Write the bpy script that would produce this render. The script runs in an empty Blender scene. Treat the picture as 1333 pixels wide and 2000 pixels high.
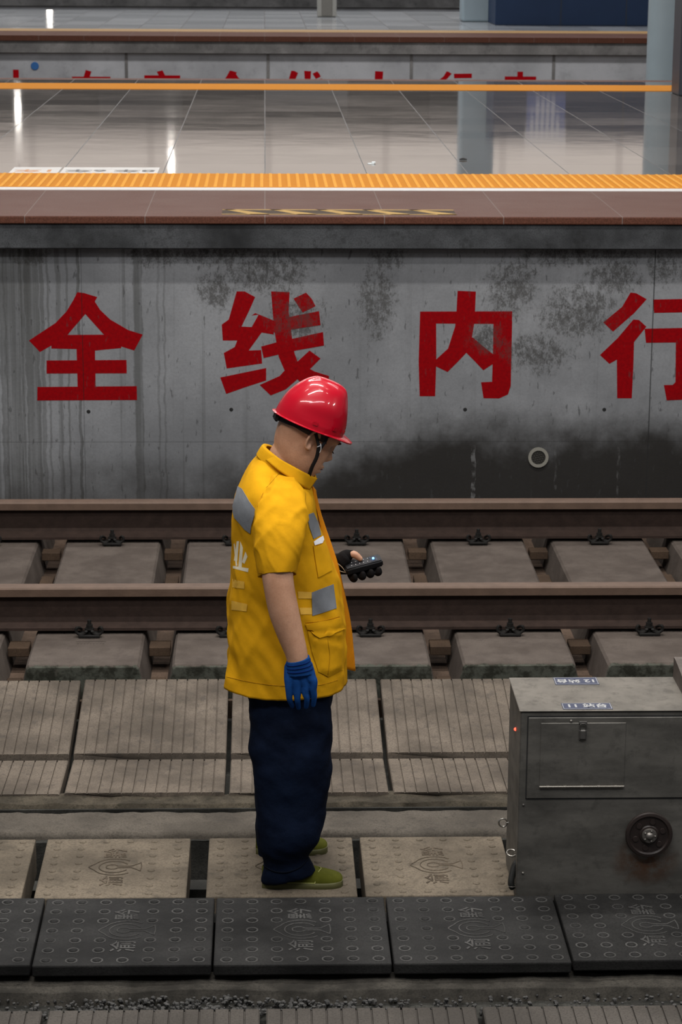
import bpy, bmesh, math, random
from mathutils import Vector, Matrix, geometry
from mathutils.bvhtree import BVHTree
from mathutils import noise as mnoise
C = bpy.context.scene
COL = C.collection
PI = math.pi

# ------------------------------------------------------------------ camera
CAM = Vector((0.0, 0.0, 2.68))
FPX = 4560.0
th = math.atan(0.25); ps = math.atan(0.0333); rl = 0.006
F = Vector((math.sin(ps)*math.cos(th), math.cos(ps)*math.cos(th), -math.sin(th)))
R0 = Vector((math.cos(ps), -math.sin(ps), 0)); U0 = R0.cross(F)
R_ = R0*math.cos(rl) + U0*math.sin(rl)
U_ = -R0*math.sin(rl) + U0*math.cos(rl)
cd = bpy.data.cameras.new('camera'); cam = bpy.data.objects.new('camera', cd); COL.objects.link(cam)
m = Matrix((R_, U_, -F)).transposed().to_4x4(); m.translation = CAM
cam.matrix_world = m
cd.sensor_fit = 'VERTICAL'; cd.sensor_height = 36; cd.sensor_width = 24
cd.lens = FPX/2000*36; cd.clip_end = 300
cd.dof.use_dof = True; cd.dof.focus_distance = 7.15; cd.dof.aperture_fstop = 15
C.camera = cam
C.view_settings.view_transform = 'Standard'; C.view_settings.look = 'None'
C.view_settings.gamma = 1; C.view_settings.exposure = 0.0; C.view_settings.use_curve_mapping = False

def ray(px, py):
    return (F + R_*((px-666.5)/FPX) + U_*((1000-py)/FPX))
def W(px, py, D):
    d = ray(px, py); return CAM + d*(D/d.y)
def Wz(px, py, z):
    d = ray(px, py); return CAM + d*((z-CAM.z)/d.z)
def zat(py, D): return W(510, py, D).z

# ------------------------------------------------------------------ world and lights
wd = bpy.data.worlds.new('world'); C.world = wd; wd.use_nodes = True
bg = wd.node_tree.nodes['Background']
bg.inputs[0].default_value = (0.52, 0.53, 0.56, 1); bg.inputs[1].default_value = 0.26
def area(name, loc, sx, sy, power, color, target=None):
    l = bpy.data.lights.new(name, 'AREA'); l.shape = 'RECTANGLE'; l.size = sx; l.size_y = sy
    l.energy = power; l.color = color
    o = bpy.data.objects.new(name, l); COL.objects.link(o); o.location = loc
    d = (Vector(target)-Vector(loc)) if target else Vector((0, 0, -1))
    o.rotation_euler = d.to_track_quat('-Z', 'Y').to_euler()
    return o
for ly, e_ in ((5.4, 250), (8.8, 380)):
    area('roof_strip_light', (0.3, ly, 7.6), 4.0, 0.25, e_, (1, 0.97, 0.93))
area('roof_strip_light', (-2.2, 3.2, 6.6), 4.0, 0.5, 190, (1, 0.96, 0.92), (0.2, 8.5, 0.6))
area('roof_strip_light', (1.5, 1.5, 7.5), 6.0, 0.5, 220, (0.93, 0.96, 1), (0.5, 12.0, 0.2))
area('roof_strip_light', (1.0, 16.0, 9.0), 14, 0.8, 500, (1, 0.97, 0.95))
area('roof_strip_light', (1.0, 26.0, 9.0), 16, 1.5, 900, (1, 0.97, 0.95))
area('roof_strip_light', (1.0, 38.0, 9.0), 18, 2.0, 1000, (0.95, 0.97, 1))
for lx, ly in ((-1.6, 7.2), (1.0, 6.2), (2.6, 7.8), (3.0, 5.6)):
    area('roof_lamp', (lx, ly, 6.0), 0.5, 0.12, 8, (1, 0.96, 0.92))

area('added_helmet_light', (4.6, 5.6, 3.4), 0.7, 0.25, 26, (1, 0.96, 0.93), (0.1, 6.7, 1.2))  # two added unseen lights that put highlights on the helmet front
area('added_helmet_light', (3.9, 4.2, 4.6), 0.5, 0.2, 22, (1, 0.96, 0.93), (0.1, 6.7, 1.2))
# ------------------------------------------------------------------ node helper
class NT:
    def __init__(s, name):
        s.m = bpy.data.materials.new(name); s.m.use_nodes = True
        s.t = s.m.node_tree; s.n = s.t.nodes; s.b = s.n['Principled BSDF']
    def add(s, ty, **kw):
        n = s.n.new(ty)
        for k, v in kw.items(): setattr(n, k, v)
        return n
    def put(s, sock, v):
        if v is None: return
        if hasattr(v, 'is_linked'): s.t.links.new(v, sock)
        else:
            if sock.type == 'RGBA' and len(v) == 3: v = (*v, 1)
            sock.default_value = v
    def pos(s, obj=False):
        if obj: return s.add('ShaderNodeTexCoord').outputs['Object']
        return s.add('ShaderNodeNewGeometry').outputs['Position']
    def mapping(s, vec, scale=(1, 1, 1), loc=(0, 0, 0)):
        n = s.add('ShaderNodeMapping'); s.put(n.inputs[0], vec); n.inputs[3].default_value = scale; n.inputs[1].default_value = loc
        return n.outputs[0]
    def noise(s, vec, scale, detail=5, rough=.6):
        n = s.add('ShaderNodeTexNoise'); s.put(n.inputs['Vector'], vec)
        n.inputs['Scale'].default_value = scale; n.inputs['Detail'].default_value = detail; n.inputs['Roughness'].default_value = rough
        return n.outputs[0]
    def M(s, op, a, b=None, c=None, clamp=False):
        n = s.add('ShaderNodeMath', operation=op, use_clamp=clamp)
        s.put(n.inputs[0], a)
        if b is not None: s.put(n.inputs[1], b)
        if c is not None: s.put(n.inputs[2], c)
        return n.outputs[0]
    def ss(s, v, a, b, lo=0, hi=1):   # smooth step map
        n = s.add('ShaderNodeMapRange', interpolation_type='SMOOTHSTEP'); s.put(n.inputs[0], v)
        n.inputs[1].default_value = a; n.inputs[2].default_value = b; n.inputs[3].default_value = lo; n.inputs[4].default_value = hi
        return n.outputs[0]
    def mix(s, f, a, b, mode='MIX'):
        n = s.add('ShaderNodeMix', data_type='RGBA', blend_type=mode)
        s.put(n.inputs[0], f); s.put(n.inputs[6], a); s.put(n.inputs[7], b)
        return n.outputs[2]
    def xyz(s, vec):
        n = s.add('ShaderNodeSeparateXYZ'); s.put(n.inputs[0], vec); return n.outputs
    def bump(s, h, st=.3, dist=.01):
        n = s.add('ShaderNodeBump'); n.inputs['Strength'].default_value = st; n.inputs['Distance'].default_value = dist
        s.put(n.inputs['Height'], h); s.put(s.b.inputs['Normal'], n.outputs[0])
    def out(s, col=None, rough=.8, metal=0, spec=None, coat=None):
        s.put(s.b.inputs['Base Color'], col); s.put(s.b.inputs['Roughness'], rough); s.put(s.b.inputs['Metallic'], metal)
        if spec is not None: s.put(s.b.inputs['Specular IOR Level'], spec)
        if coat is not None: s.b.inputs['Coat Weight'].default_value = coat
        return s.m
def sc(c, k): return tuple(x*k for x in c)
def simple(name, col, rough=.6, metal=0, var=.15, scale=30, bump=0, spec=None, coat=None, bscale=None):
    n = NT(name); p = n.pos(True)
    f = n.noise(p, scale, 4)
    c = n.mix(f, sc(col, 1-var), sc(col, 1+var))
    if bump: n.bump(n.noise(p, bscale or scale*3, 4), bump, .004)
    return n.out(c, rough, metal, spec, coat)
def concrete(name, col, scale=6, var=.35, stain=.5, stcol=(.03, .028, .025), rough=.85, bump=.5, edge=None):
    n = NT(name); p = n.pos()
    big = n.noise(p, scale*.5, 4); mid = n.noise(p, scale*3, 6, .7); fine = n.noise(p, 160, 3, .7)
    c = n.mix(n.ss(big, .3, .7), sc(col, 1-var), sc(col, 1+var))
    c = n.mix(n.ss(mid, .25, .75), sc(c0(col), 1), c, 'MULTIPLY') if False else c
    c = n.mix(n.M('MULTIPLY', n.ss(mid, .52, .68), stain), c, stcol)
    c = n.mix(n.ss(fine, .42, .66, 0, .5), c, sc(col, .42))
    h = n.M('ADD', n.M('MULTIPLY', mid, .7), n.M('MULTIPLY', fine, .35))
    n.bump(h, bump, .004)
    return n.out(c, rough, spec=.15)
def c0(c): return c

# ------------------------------------------------------------------ mesh helpers
def tagp(o, label=None, cat=None, group=None, kind=None):
    if label: o['label'] = label
    if cat: o['category'] = cat
    if group: o['group'] = group
    if kind: o['kind'] = kind
    return o
def obj(name, bm, mat, parent=None, smooth=False, ang=None):
    me = bpy.data.meshes.new(name); bm.normal_update(); bm.to_mesh(me); bm.free()
    o = bpy.data.objects.new(name, me); COL.objects.link(o)
    if mat: me.materials.append(mat)
    if smooth: me.polygons.foreach_set('use_smooth', [True]*len(me.polygons))
    if ang is not None: me.set_sharp_from_angle(angle=math.radians(ang))
    if parent:
        o.parent = parent
        o.matrix_parent_inverse = Matrix.Translation(-parent.location) if parent.type == 'EMPTY' else Matrix.Identity(4)
    return o
def empty(name, loc, label, cat, group=None):
    o = bpy.data.objects.new(name, None); COL.objects.link(o); o.location = loc; o.empty_display_size = .1
    return tagp(o, label, cat, group)
def box(bm, x0, x1, y0, y1, z0, z1, bev=0, seg=1, rot=None):
    r = bmesh.ops.create_cube(bm, size=1)
    M_ = Matrix.Translation(((x0+x1)/2, (y0+y1)/2, (z0+z1)/2)) @ Matrix.Diagonal((x1-x0, y1-y0, z1-z0, 1))
    bmesh.ops.transform(bm, matrix=M_, verts=r['verts'])
    if rot is not None:
        c = Vector(((x0+x1)/2, (y0+y1)/2, (z0+z1)/2))
        bmesh.ops.rotate(bm, cent=c, matrix=rot, verts=r['verts'])
    if bev:
        es = list({e for v in r['verts'] for e in v.link_edges})
        bmesh.ops.bevel(bm, geom=es, offset=bev, segments=seg, profile=.5, affect='EDGES')
    return r
def BX(x0, x1, y0, y1, z0, z1, bev=0, seg=1):
    bm = bmesh.new(); box(bm, x0, x1, y0, y1, z0, z1, bev, seg); return bm
def catmull(P, n):
    if len(P) < 3: n = max(1, n)
    out = []
    for i in range(len(P)-1):
        p0 = P[max(i-1, 0)]; p1 = P[i]; p2 = P[i+1]; p3 = P[min(i+2, len(P)-1)]
        for k in range(n):
            t = k/n
            out.append(tuple(.5*((2*b)+(-a+c)*t+(2*a-5*b+4*c-d)*t*t+(-a+3*b-3*c+d)*t**3) for a, b, c, d in zip(p0, p1, p2, p3)))
    out.append(tuple(P[-1])); return out
def tube(bm, pts, seg=12, sub=4, caps=True, flat=1.0, flatdir=None, rcap=True):
    """pts: (x,y,z,r) list -> smooth tube with round ends"""
    P = catmull([tuple(p) for p in pts], sub)
    rings = []; prev = None
    n = len(P); T = []
    for i in range(n):
        a = Vector(P[max(i-1, 0)][:3]); b = Vector(P[min(i+1, n-1)][:3]); T.append((b-a).normalized())
    fr = []
    if rcap and caps:
        p = P[0]
        for k in (0.08, .4, .75): fr.append((Vector(p[:3])-T[0]*p[3]*math.sqrt(1-k*k)*1.0, p[3]*k, T[0]))
    for i in range(n): fr.append((Vector(P[i][:3]), P[i][3], T[i]))
    if rcap and caps:
        p = P[-1]
        for k in (.75, .4, .08): fr.append((Vector(p[:3])+T[-1]*p[3]*math.sqrt(1-k*k), p[3]*k, T[-1]))
    for c, r, t in fr:
        if prev is None:
            a = flatdir.normalized() if flatdir is not None else (Vector((0, 0, 1)) if abs(t.z) < .9 else Vector((1, 0, 0)))
        else: a = prev
        a = (a - t*a.dot(t)).normalized(); prev = a; b = t.cross(a)
        rings.append([bm.verts.new(c + a*(r*flat*math.cos(2*PI*k/seg)) + b*(r*math.sin(2*PI*k/seg))) for k in range(seg)])
    for i in range(len(rings)-1):
        for k in range(seg):
            bm.faces.new((rings[i][k], rings[i][(k+1) % seg], rings[i+1][(k+1) % seg], rings[i+1][k]))
    if caps:
        bm.faces.new(rings[0][::-1]); bm.faces.new(rings[-1])
    return rings
def ringpts(c, u, v, seg, e=2.0):
    out = []
    for k in range(seg):
        a = 2*PI*k/seg; ca, sa = math.cos(a), math.sin(a)
        out.append(c + u*(math.copysign(abs(ca)**(2/e), ca)) + v*(math.copysign(abs(sa)**(2/e), sa)))
    return out
def skinrings(bm, RP, cap0=True, cap1=True):
    VR = [[bm.verts.new(p) for p in r] for r in RP]
    n = len(RP[0])
    for i in range(len(VR)-1):
        for k in range(n):
            bm.faces.new((VR[i][k], VR[i][(k+1) % n], VR[i+1][(k+1) % n], VR[i+1][k]))
    if cap0: bm.faces.new(VR[0][::-1])
    if cap1: bm.faces.new(VR[-1])
    bmesh.ops.recalc_face_normals(bm, faces=bm.faces)
    return VR
def loft_px(rows, seg=48, sub=4, e=2.3):
    """rows: (xl,yl,xr,yr,D,ry) -> list of rings in world space (interpolated)"""
    data = []
    for row in rows:
        xl, yl, xr, yr, D, ry = row[:6]; tl = row[6] if len(row) > 6 else 0
        a = W(xl, yl, D); b = W(xr, yr, D); data.append((*a, *b, ry, tl))
    data = catmull(data, sub)
    out = []
    for d in data:
        a = Vector(d[:3]); b = Vector(d[3:6]); out.append(ringpts((a+b)/2, (b-a)/2, Vector((0, d[6], -d[6]*d[7])), seg, e))
    return out
def bake(o, mods):
    """apply modifiers by evaluating them"""
    for ty, kw in mods:
        md = o.modifiers.new(ty.lower(), ty)
        for k, v in kw.items(): setattr(md, k, v)
    dg = bpy.context.evaluated_depsgraph_get(); dg.update()
    me = bpy.data.meshes.new_from_object(o.evaluated_get(dg)); old = o.data
    o.modifiers.clear(); o.data = me; me.name = old.name
    me.polygons.foreach_set('use_smooth', [True]*len(me.polygons))
    return o
def prism_x(prof, x0, x1, bm=None):
    """prof: list of (y,z) closed; extruded along x"""
    bm = bm or bmesh.new()
    A = [bm.verts.new((x0, y, z)) for y, z in prof]; B = [bm.verts.new((x1, y, z)) for y, z in prof]
    n = len(prof)
    for i in range(n): bm.faces.new((A[i], A[(i+1) % n], B[(i+1) % n], B[i]))
    bm.faces.new(A[::-1]); bm.faces.new(B)
    bmesh.ops.recalc_face_normals(bm, faces=bm.faces)
    return bm
def poly3d(polys, fn, nrm, t):
    """flat polygons list of 2D loops -> solid plates of thickness t via fn(u,v)->Vector"""
    bm = bmesh.new()
    for k, P in enumerate(polys):
        tt = t*(1+.25*k)
        A = [bm.verts.new(fn(*p)) for p in P]; B = [bm.verts.new(fn(*p)+nrm*tt) for p in P]
        n = len(P)
        for i in range(n): bm.faces.new((A[i], A[(i+1) % n], B[(i+1) % n], B[i]))
        bm.faces.new(A); bm.faces.new(B[::-1])
    bmesh.ops.recalc_face_normals(bm, faces=bm.faces)
    bmesh.ops.triangulate(bm, faces=[f for f in bm.faces if len(f.verts) > 4])
    return bm
def text_bm(s, size, mat4, ext=.001, offset=0, space=1.0, align='CENTER'):
    cu = bpy.data.curves.new('t', 'FONT'); cu.body = s; cu.size = size; cu.extrude = ext; cu.offset = offset
    cu.align_x = align; cu.align_y = 'CENTER'; cu.resolution_u = 3; cu.space_character = space
    o = bpy.data.objects.new('t', cu); COL.objects.link(o)
    dg = bpy.context.evaluated_depsgraph_get(); dg.update()
    me = bpy.data.meshes.new_from_object(o.evaluated_get(dg))
    bm = bmesh.new(); bm.from_mesh(me); bmesh.ops.transform(bm, matrix=mat4, verts=bm.verts)
    bpy.data.objects.remove(o); bpy.data.curves.remove(cu); bpy.data.meshes.remove(me)
    return bm
def merge(bm, other):
    me = bpy.data.meshes.new('tmp'); other.to_mesh(me); other.free(); bm.from_mesh(me); bpy.data.meshes.remove(me)
ORD = ['first', 'second', 'third', 'fourth', 'fifth', 'sixth', 'seventh', 'eighth', 'ninth', 'tenth', 'eleventh', 'twelfth']

# ------------------------------------------------------------------ materials
def grime(n, p, col, streaks=True):
    """stains of the platform wall, placed on the wall in world space"""
    x, y, z = n.xyz(p)
    st = n.noise(n.mapping(p, (42, 1, .6)), 1, 5, .65)
    st2 = n.noise(n.mapping(p, (13, 1, .22)), 1, 3, .6)
    wob = n.M('MULTIPLY', n.M('SUBTRACT', n.noise(n.mapping(p, (2, 1, 4)), 2, 3), .5), .035)
    for px, hw, k in STREAKS if streaks else ():
        xc = W(px, 650, 12.05).x; hw_ = hw/375
        d = n.M('ABSOLUTE', n.M('SUBTRACT', n.M('ADD', x, wob), xc))
        f = n.M('MULTIPLY', n.ss(d, hw_, hw_*1.35+.002, 1, 0), n.ss(st, .30, .62, .35, 1))
        col = n.mix(n.M('MULTIPLY', f, k), col, (.050, .050, .046))
    gen = n.M('MULTIPLY', n.ss(st2, .55, .62), n.ss(st, .4, .6))
    if streaks: col = n.mix(n.M('MULTIPLY', n.M('MULTIPLY', gen, n.ss(x, -.6, .2, 1, .25)), .4), col, (.05, .05, .046))
    spots = n.noise(n.mapping(p, (1.2, 1, .8)), 26, 10, .95)
    def blob(cx, cz, rx, rz):
        a = n.M('DIVIDE', n.M('SUBTRACT', x, cx), rx); b = n.M('DIVIDE', n.M('SUBTRACT', z, cz), rz)
        return n.M('SUBTRACT', 1, n.M('ADD', n.M('MULTIPLY', a, a), n.M('MULTIPLY', b, b)), clamp=True)
    B = None
    for px, py, wx, wy in BLOBS:
        q = W(px, py, 12.05); b = blob(q.x, q.z, wx/375, wy/360); B = b if B is None else n.M('MAXIMUM', B, b)
    B = n.M('MAXIMUM', B, n.M('MULTIPLY', n.ss(z, .95, 1.08), .35))
    thr = n.M('SUBTRACT', .68, n.M('MULTIPLY', n.M('POWER', B, .7), .245))
    f = n.M('MULTIPLY', n.M('SUBTRACT', spots, thr), 13, clamp=True)
    col = n.mix(n.M('MULTIPLY', f, .8), col, (.045, .043, .04))
    # damp dirt along the foot of the wall, mostly to the right
    w = n.noise(p, 2.2, 5, .6)
    top = n.M('ADD', n.M('MULTIPLY', n.ss(x, -.6, 1.1), .26), n.M('ADD', n.M('MULTIPLY', w, .62), -.40))
    low = n.ss(n.M('SUBTRACT', z, top), -.24, .12, 1, 0)
    col = n.mix(n.M('MULTIPLY', low, n.ss(x, -1.2, .6, .6, .95)), col, (.014, .012, .010))
    # sparse drip specks
    dr = n.noise(n.mapping(p, (40, 1, 11)), 1, 3, .6)
    col = n.mix(n.ss(dr, .63, .68, 0, .55), col, (.04, .04, .04))
    return col
STREAKS = [(25, 14, .62), (63, 12, .62), (43, 3, .5), (83, 3, .5), (115, 3.5, .45), (154, 2, .7), (270, 7, .6), (310, 1.5, .5), (95, 1.5, .5), (132, 1.5, .5), (5, 5, .5), (322, 1.2, .4)]
BLOBS = [(520, 530, 150, 70), (300, 500, 90, 35), (735, 590, 62, 110), (580, 620, 90, 70), (1000, 560, 85, 90), (1130, 610, 120, 90),
         (1050, 690, 110, 60), (1200, 540, 90, 60), (1300, 520, 60, 60), (420, 570, 60, 60), (950, 660, 60, 50), (430, 500, 200, 30), (760, 500, 60, 40), (1120, 500, 200, 34), (60, 500, 60, 30)]
def wall_mat():
    n = NT('cast_concrete_wall'); p = n.pos()
    big = n.noise(p, 1.6, 5, .6); fine = n.noise(p, 90, 4, .7)
    c = n.mix(n.ss(big, .3, .7), (.165, .170, .178), (.26, .267, .278))
    c = n.mix(n.ss(fine, .3, .8, 0, .3), c, (.11, .11, .115))
    c = grime(n, p, c)
    x, y, z = n.xyz(p)
    xs = W(1277, 600, 12.05).x
    j = n.M('LESS_THAN', n.M('ABSOLUTE', n.M('SUBTRACT', x, xs)), .003)
    j2 = n.M('LESS_THAN', n.M('ABSOLUTE', n.M('SUBTRACT', x, W(160, 600, 12.05).x)), .002)
    j3 = n.M('LESS_THAN', n.M('ABSOLUTE', n.M('SUBTRACT', z, zat(863, 12.05))), .0018)
    j = n.M('MAXIMUM', j, n.M('MAXIMUM', n.M('MULTIPLY', j2, .5), n.M('MULTIPLY', j3, .5)))
    c = n.mix(n.M('MULTIPLY', j, .8), c, (.02, .02, .02))
    # pale lime runs
    for px in (926, 1085, 1208):
        q = W(px, 900, 12.05)
        wob = n.M('MULTIPLY', n.M('SUBTRACT', n.noise(p, 9, 2), .5), .04)
        f = n.M('LESS_THAN', n.M('ABSOLUTE', n.M('SUBTRACT', n.M('ADD', x, wob), q.x)), .010 if px == 926 else .006)
        f = n.M('MULTIPLY', n.M('MULTIPLY', f, n.ss(z, q.z+.05, q.z+.1, 1, 0)), n.ss(n.noise(p, 25, 3), .4, .6, 0, .6 if px == 926 else .25))
        c = n.mix(f, c, (.17, .17, .17))
    n.bump(fine, .25, .004)
    return n.out(c, .85, spec=.15)
M_wall = wall_mat()
def paint_mat():
    n = NT('red_spray_paint'); p = n.pos()
    fine = n.noise(p, 60, 5, .7)
    c = n.mix(n.ss(fine, .3, .75), (.27, .001, .003), (.18, .001, .003))
    c = n.mix(.75, c, grime(n, p, c, False))
    x, y, z = n.xyz(p)
    j = n.M('LESS_THAN', n.M('ABSOLUTE', n.M('SUBTRACT', x, W(1277, 600, 12.05).x)), .003)
    j2 = n.M('LESS_THAN', n.M('ABSOLUTE', n.M('SUBTRACT', x, W(160, 600, 12.05).x)), .002)
    c = n.mix(n.M('MULTIPLY', n.M('MAXIMUM', j, j2), .7), c, (.02, .01, .01))
    return n.out(c, .8, spec=.06)
M_paint = paint_mat()
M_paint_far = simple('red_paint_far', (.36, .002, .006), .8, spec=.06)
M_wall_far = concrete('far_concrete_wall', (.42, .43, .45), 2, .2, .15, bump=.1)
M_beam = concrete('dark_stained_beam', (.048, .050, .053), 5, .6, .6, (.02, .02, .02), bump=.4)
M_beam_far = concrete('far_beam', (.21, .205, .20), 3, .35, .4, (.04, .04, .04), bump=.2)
def granite(name, col, rough, joint=None, tile=False, jcol=None, spec=.5):
    n = NT(name); p = n.pos(); x, y, z = n.xyz(p)
    f1 = n.noise(p, 120, 3, .8); f2 = n.noise(p, 3, 4)
    c = n.mix(n.ss(f1, .35, .7), sc(col, .72), sc(col, 1.3))
    if tile:
        T = .612
        ix = n.M('FLOOR', n.M('DIVIDE', n.M('ADD', x, .003), T)); iy = n.M('FLOOR', n.M('DIVIDE', y, T))
        cb = n.add('ShaderNodeCombineXYZ'); n.put(cb.inputs[0], ix); n.put(cb.inputs[1], iy)
        wn = n.add('ShaderNodeTexWhiteNoise', noise_dimensions='2D'); n.put(wn.inputs['Vector'], cb.outputs[0])
        c = n.mix(wn.outputs[0], sc(col, .66), c)
        fx = n.M('FRACT', n.M('DIVIDE', n.M('ADD', x, .003), T)); fy = n.M('FRACT', n.M('DIVIDE', y, T))
        ln = n.M('MAXIMUM', n.M('LESS_THAN', fx, .011), n.M('MULTIPLY', n.M('LESS_THAN', fy, .012), .22))
        c = n.mix(ln, c, jcol or (.03, .028, .026))
        r = n.M('ADD', n.M('MULTIPLY', wn.outputs[0], .03), n.M('ADD', n.M('MULTIPLY', f2, .05), rough))
        r = n.M('ADD', r, n.M('MULTIPLY', ln, .4))
        n.bump(n.noise(p, 2.0, 2), .02, .03)
        return n.out(c, r, spec=spec)
    if joint:
        fx = n.M('FRACT', n.M('DIVIDE', n.M('ADD', x, .003), joint))
        ln = n.M('LESS_THAN', fx, .008)
        c = n.mix(n.M('MULTIPLY', ln, .5), c, jcol or (.2, .18, .17))
    return n.out(c, n.M('ADD', n.M('MULTIPLY', f2, .15), rough), spec=.13)
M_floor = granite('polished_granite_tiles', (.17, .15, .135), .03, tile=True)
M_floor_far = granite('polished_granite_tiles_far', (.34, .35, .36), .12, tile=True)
M_edge = granite('red_brown_granite', (.098, .038, .024), .5, joint=.612)
M_yellow = simple('yellow_tactile_tile', (.58, .215, .010), .6, 0, .12, 40, spec=.03)
M_whiteline = simple('white_line_paint', (.62, .60, .58), .5)
M_soil = concrete('track_bed_fill', (.085, .058, .042), 8, .4, .4, (.02, .016, .012), bump=.5)
M_dark_soil_and_shade = concrete('dark_mortar_and_shade', (.035, .034, .03), 10, .5, .4, (.012, .012, .01), bump=.9)  # dark soil and mortar, also the painted shade of the mortar gap
M_kerb = concrete('worn_kerb_concrete', (.088, .076, .062), 7, .3, .55, (.045, .04, .034), bump=.9)
M_mortar = concrete('mossy_mortar', (.060, .050, .036), 14, .5, .8, (.022, .02, .013), bump=1)
M_stripe = concrete('ribbed_slab_concrete', (.122, .100, .079), 7, .38, .55, (.055, .048, .043), bump=.5)
M_stripe_dim = concrete('ribbed_slab_concrete_dimmed', (.070, .062, .054), 5, .25, .35, (.045, .04, .036), bump=.5)  # dim foreground put into a darker copy of the ribbed slab colour
M_light = concrete('studded_slab_concrete', (.13, .106, .078), 8, .32, .55, (.055, .047, .036), bump=.6)
M_darkslab = concrete('dark_studded_slab', (.017, .0165, .0158), 9, .45, .5, (.018, .017, .016), rough=.75, bump=.6)
def sleeper_mat():
    n = NT('sleeper_concrete'); p = n.pos(); x, y, z = n.xyz(p)
    big = n.noise(p, 5, 4); mid = n.noise(p, 18, 6, .7); fine = n.noise(p, 170, 3, .7)
    c = n.mix(n.ss(big, .3, .7), (.070, .056, .047), (.112, .092, .078))
    c = n.mix(n.ss(mid, .52, .66, 0, .4), c, (.06, .048, .042))
    c = n.mix(n.ss(fine, .35, .8, 0, .4), c, (.06, .05, .045))
    wob = n.M('ADD', y, n.M('MULTIPLY', n.M('SUBTRACT', n.noise(p, 30, 4), .5), .03))
    front = n.ss(wob, 8.958, 8.966, 1, 0)
    g = n.mix(n.ss(mid, .4, .6), (.07, .075, .06), (.018, .02, .014))
    c = n.mix(n.M('MULTIPLY', front, .9), c, g)
    n.bump(n.M('ADD', mid, fine), .5, .003)
    return n.out(c, .85, spec=.12)
M_sleeper = sleeper_mat()
M_railweb = simple('rusty_rail_steel', (.030, .019, .015), .8, .0, .5, 20, .4, spec=.15)
M_railhead = simple('worn_rail_head', (.12, .078, .056), .6, .1, .35, 14, .2, spec=.3)
M_clip = simple('greasy_clip_steel', (.012, .011, .010), .7, .1, .4, 50, spec=.2)
M_stone = simple('crushed_stone', (.055, .053, .050), .85, 0, .6, 20, .5)
M_blue_col = simple('pale_blue_column_paint', (.34, .42, .46), .45, 0, .12, 3)
M_navy = simple('navy_panel', (.016, .034, .080), .5, 0, .2, 2, spec=.2)
M_sign_blue = simple('sign_blue', (.08, .12, .32), .4)
M_sign_white = simple('sign_white', (.75, .75, .78), .4)

# ------------------------------------------------------------------ structure: track bed, platforms
X0, X1 = -9, 12
def struct(name, bm, mat, **k):
    return tagp(obj(name, bm, mat, **k), kind='structure')
struct('floor_track_bed', BX(X0, X1, 8.93, 12.1, -.8, -.335), M_soil)
struct('floor_slab_bed', BX(X0, X1, 7.88, 8.93, -.8, -.41), M_dark_soil_and_shade)
struct('floor_trench', BX(X0, X1, 1.5, 7.88, -.9, -.62), M_dark_soil_and_shade)
# rubble mortar between ribbed slabs and kerb : uneven surface
def rough_strip(x0, x1, y0, y1, zf, bottom, nx, ny, amp, seed, sc_=6):
    bm = bmesh.new(); G = []
    for i in range(nx+1):
        x = x0+(x1-x0)*i/nx; row = []
        for j in range(ny+1):
            t = j/ny; y = y0+(y1-y0)*t
            e = mnoise.noise(Vector((x*3+seed, 0, 5)))*.02 if j in (0, ny) else 0
            z = zf(t) + amp*(mnoise.fractal(Vector((x*sc_, y*sc_, seed)), 1, 2, 5))
            row.append(bm.verts.new((x, y+e, z)))
        G.append(row)
    for i in range(nx):
        for j in range(ny): bm.faces.new((G[i][j], G[i+1][j], G[i+1][j+1], G[i][j+1]))
    # skirts
    for j in (0, ny):
        lo = [bm.verts.new((G[i][j].co.x, G[i][j].co.y, bottom)) for i in range(nx+1)]
        for i in range(nx): bm.faces.new((G[i][j], G[i+1][j], lo[i+1], lo[i]))
    bmesh.ops.recalc_face_normals(bm, faces=bm.faces)
    return bm
struct('trim_mortar', rough_strip(-2.6, 3.2, 7.797, 7.90, lambda t: -.337, -.7, 700, 10, .010, 3), M_mortar, smooth=True)
struct('trim_mortar_gap_shade', BX(-2.6, 3.2, 7.780, 7.790, -.7, -.350), M_dark_soil_and_shade)  # dark strip painted as the shade in the gap behind the kerb
struct('trim_kerb', rough_strip(-2.6, 3.2, 7.335, 7.54, lambda t: -.262 if 0.02 < t < .98 else -.275, -.7, 600, 14, .006, 9, 9), M_kerb, smooth=True)
struct('trim_kerb_face', rough_strip(-2.6, 3.2, 7.318, 7.337, lambda t: -.285, -.7, 600, 3, .004, 5, 9), M_dark_soil_and_shade)
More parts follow.
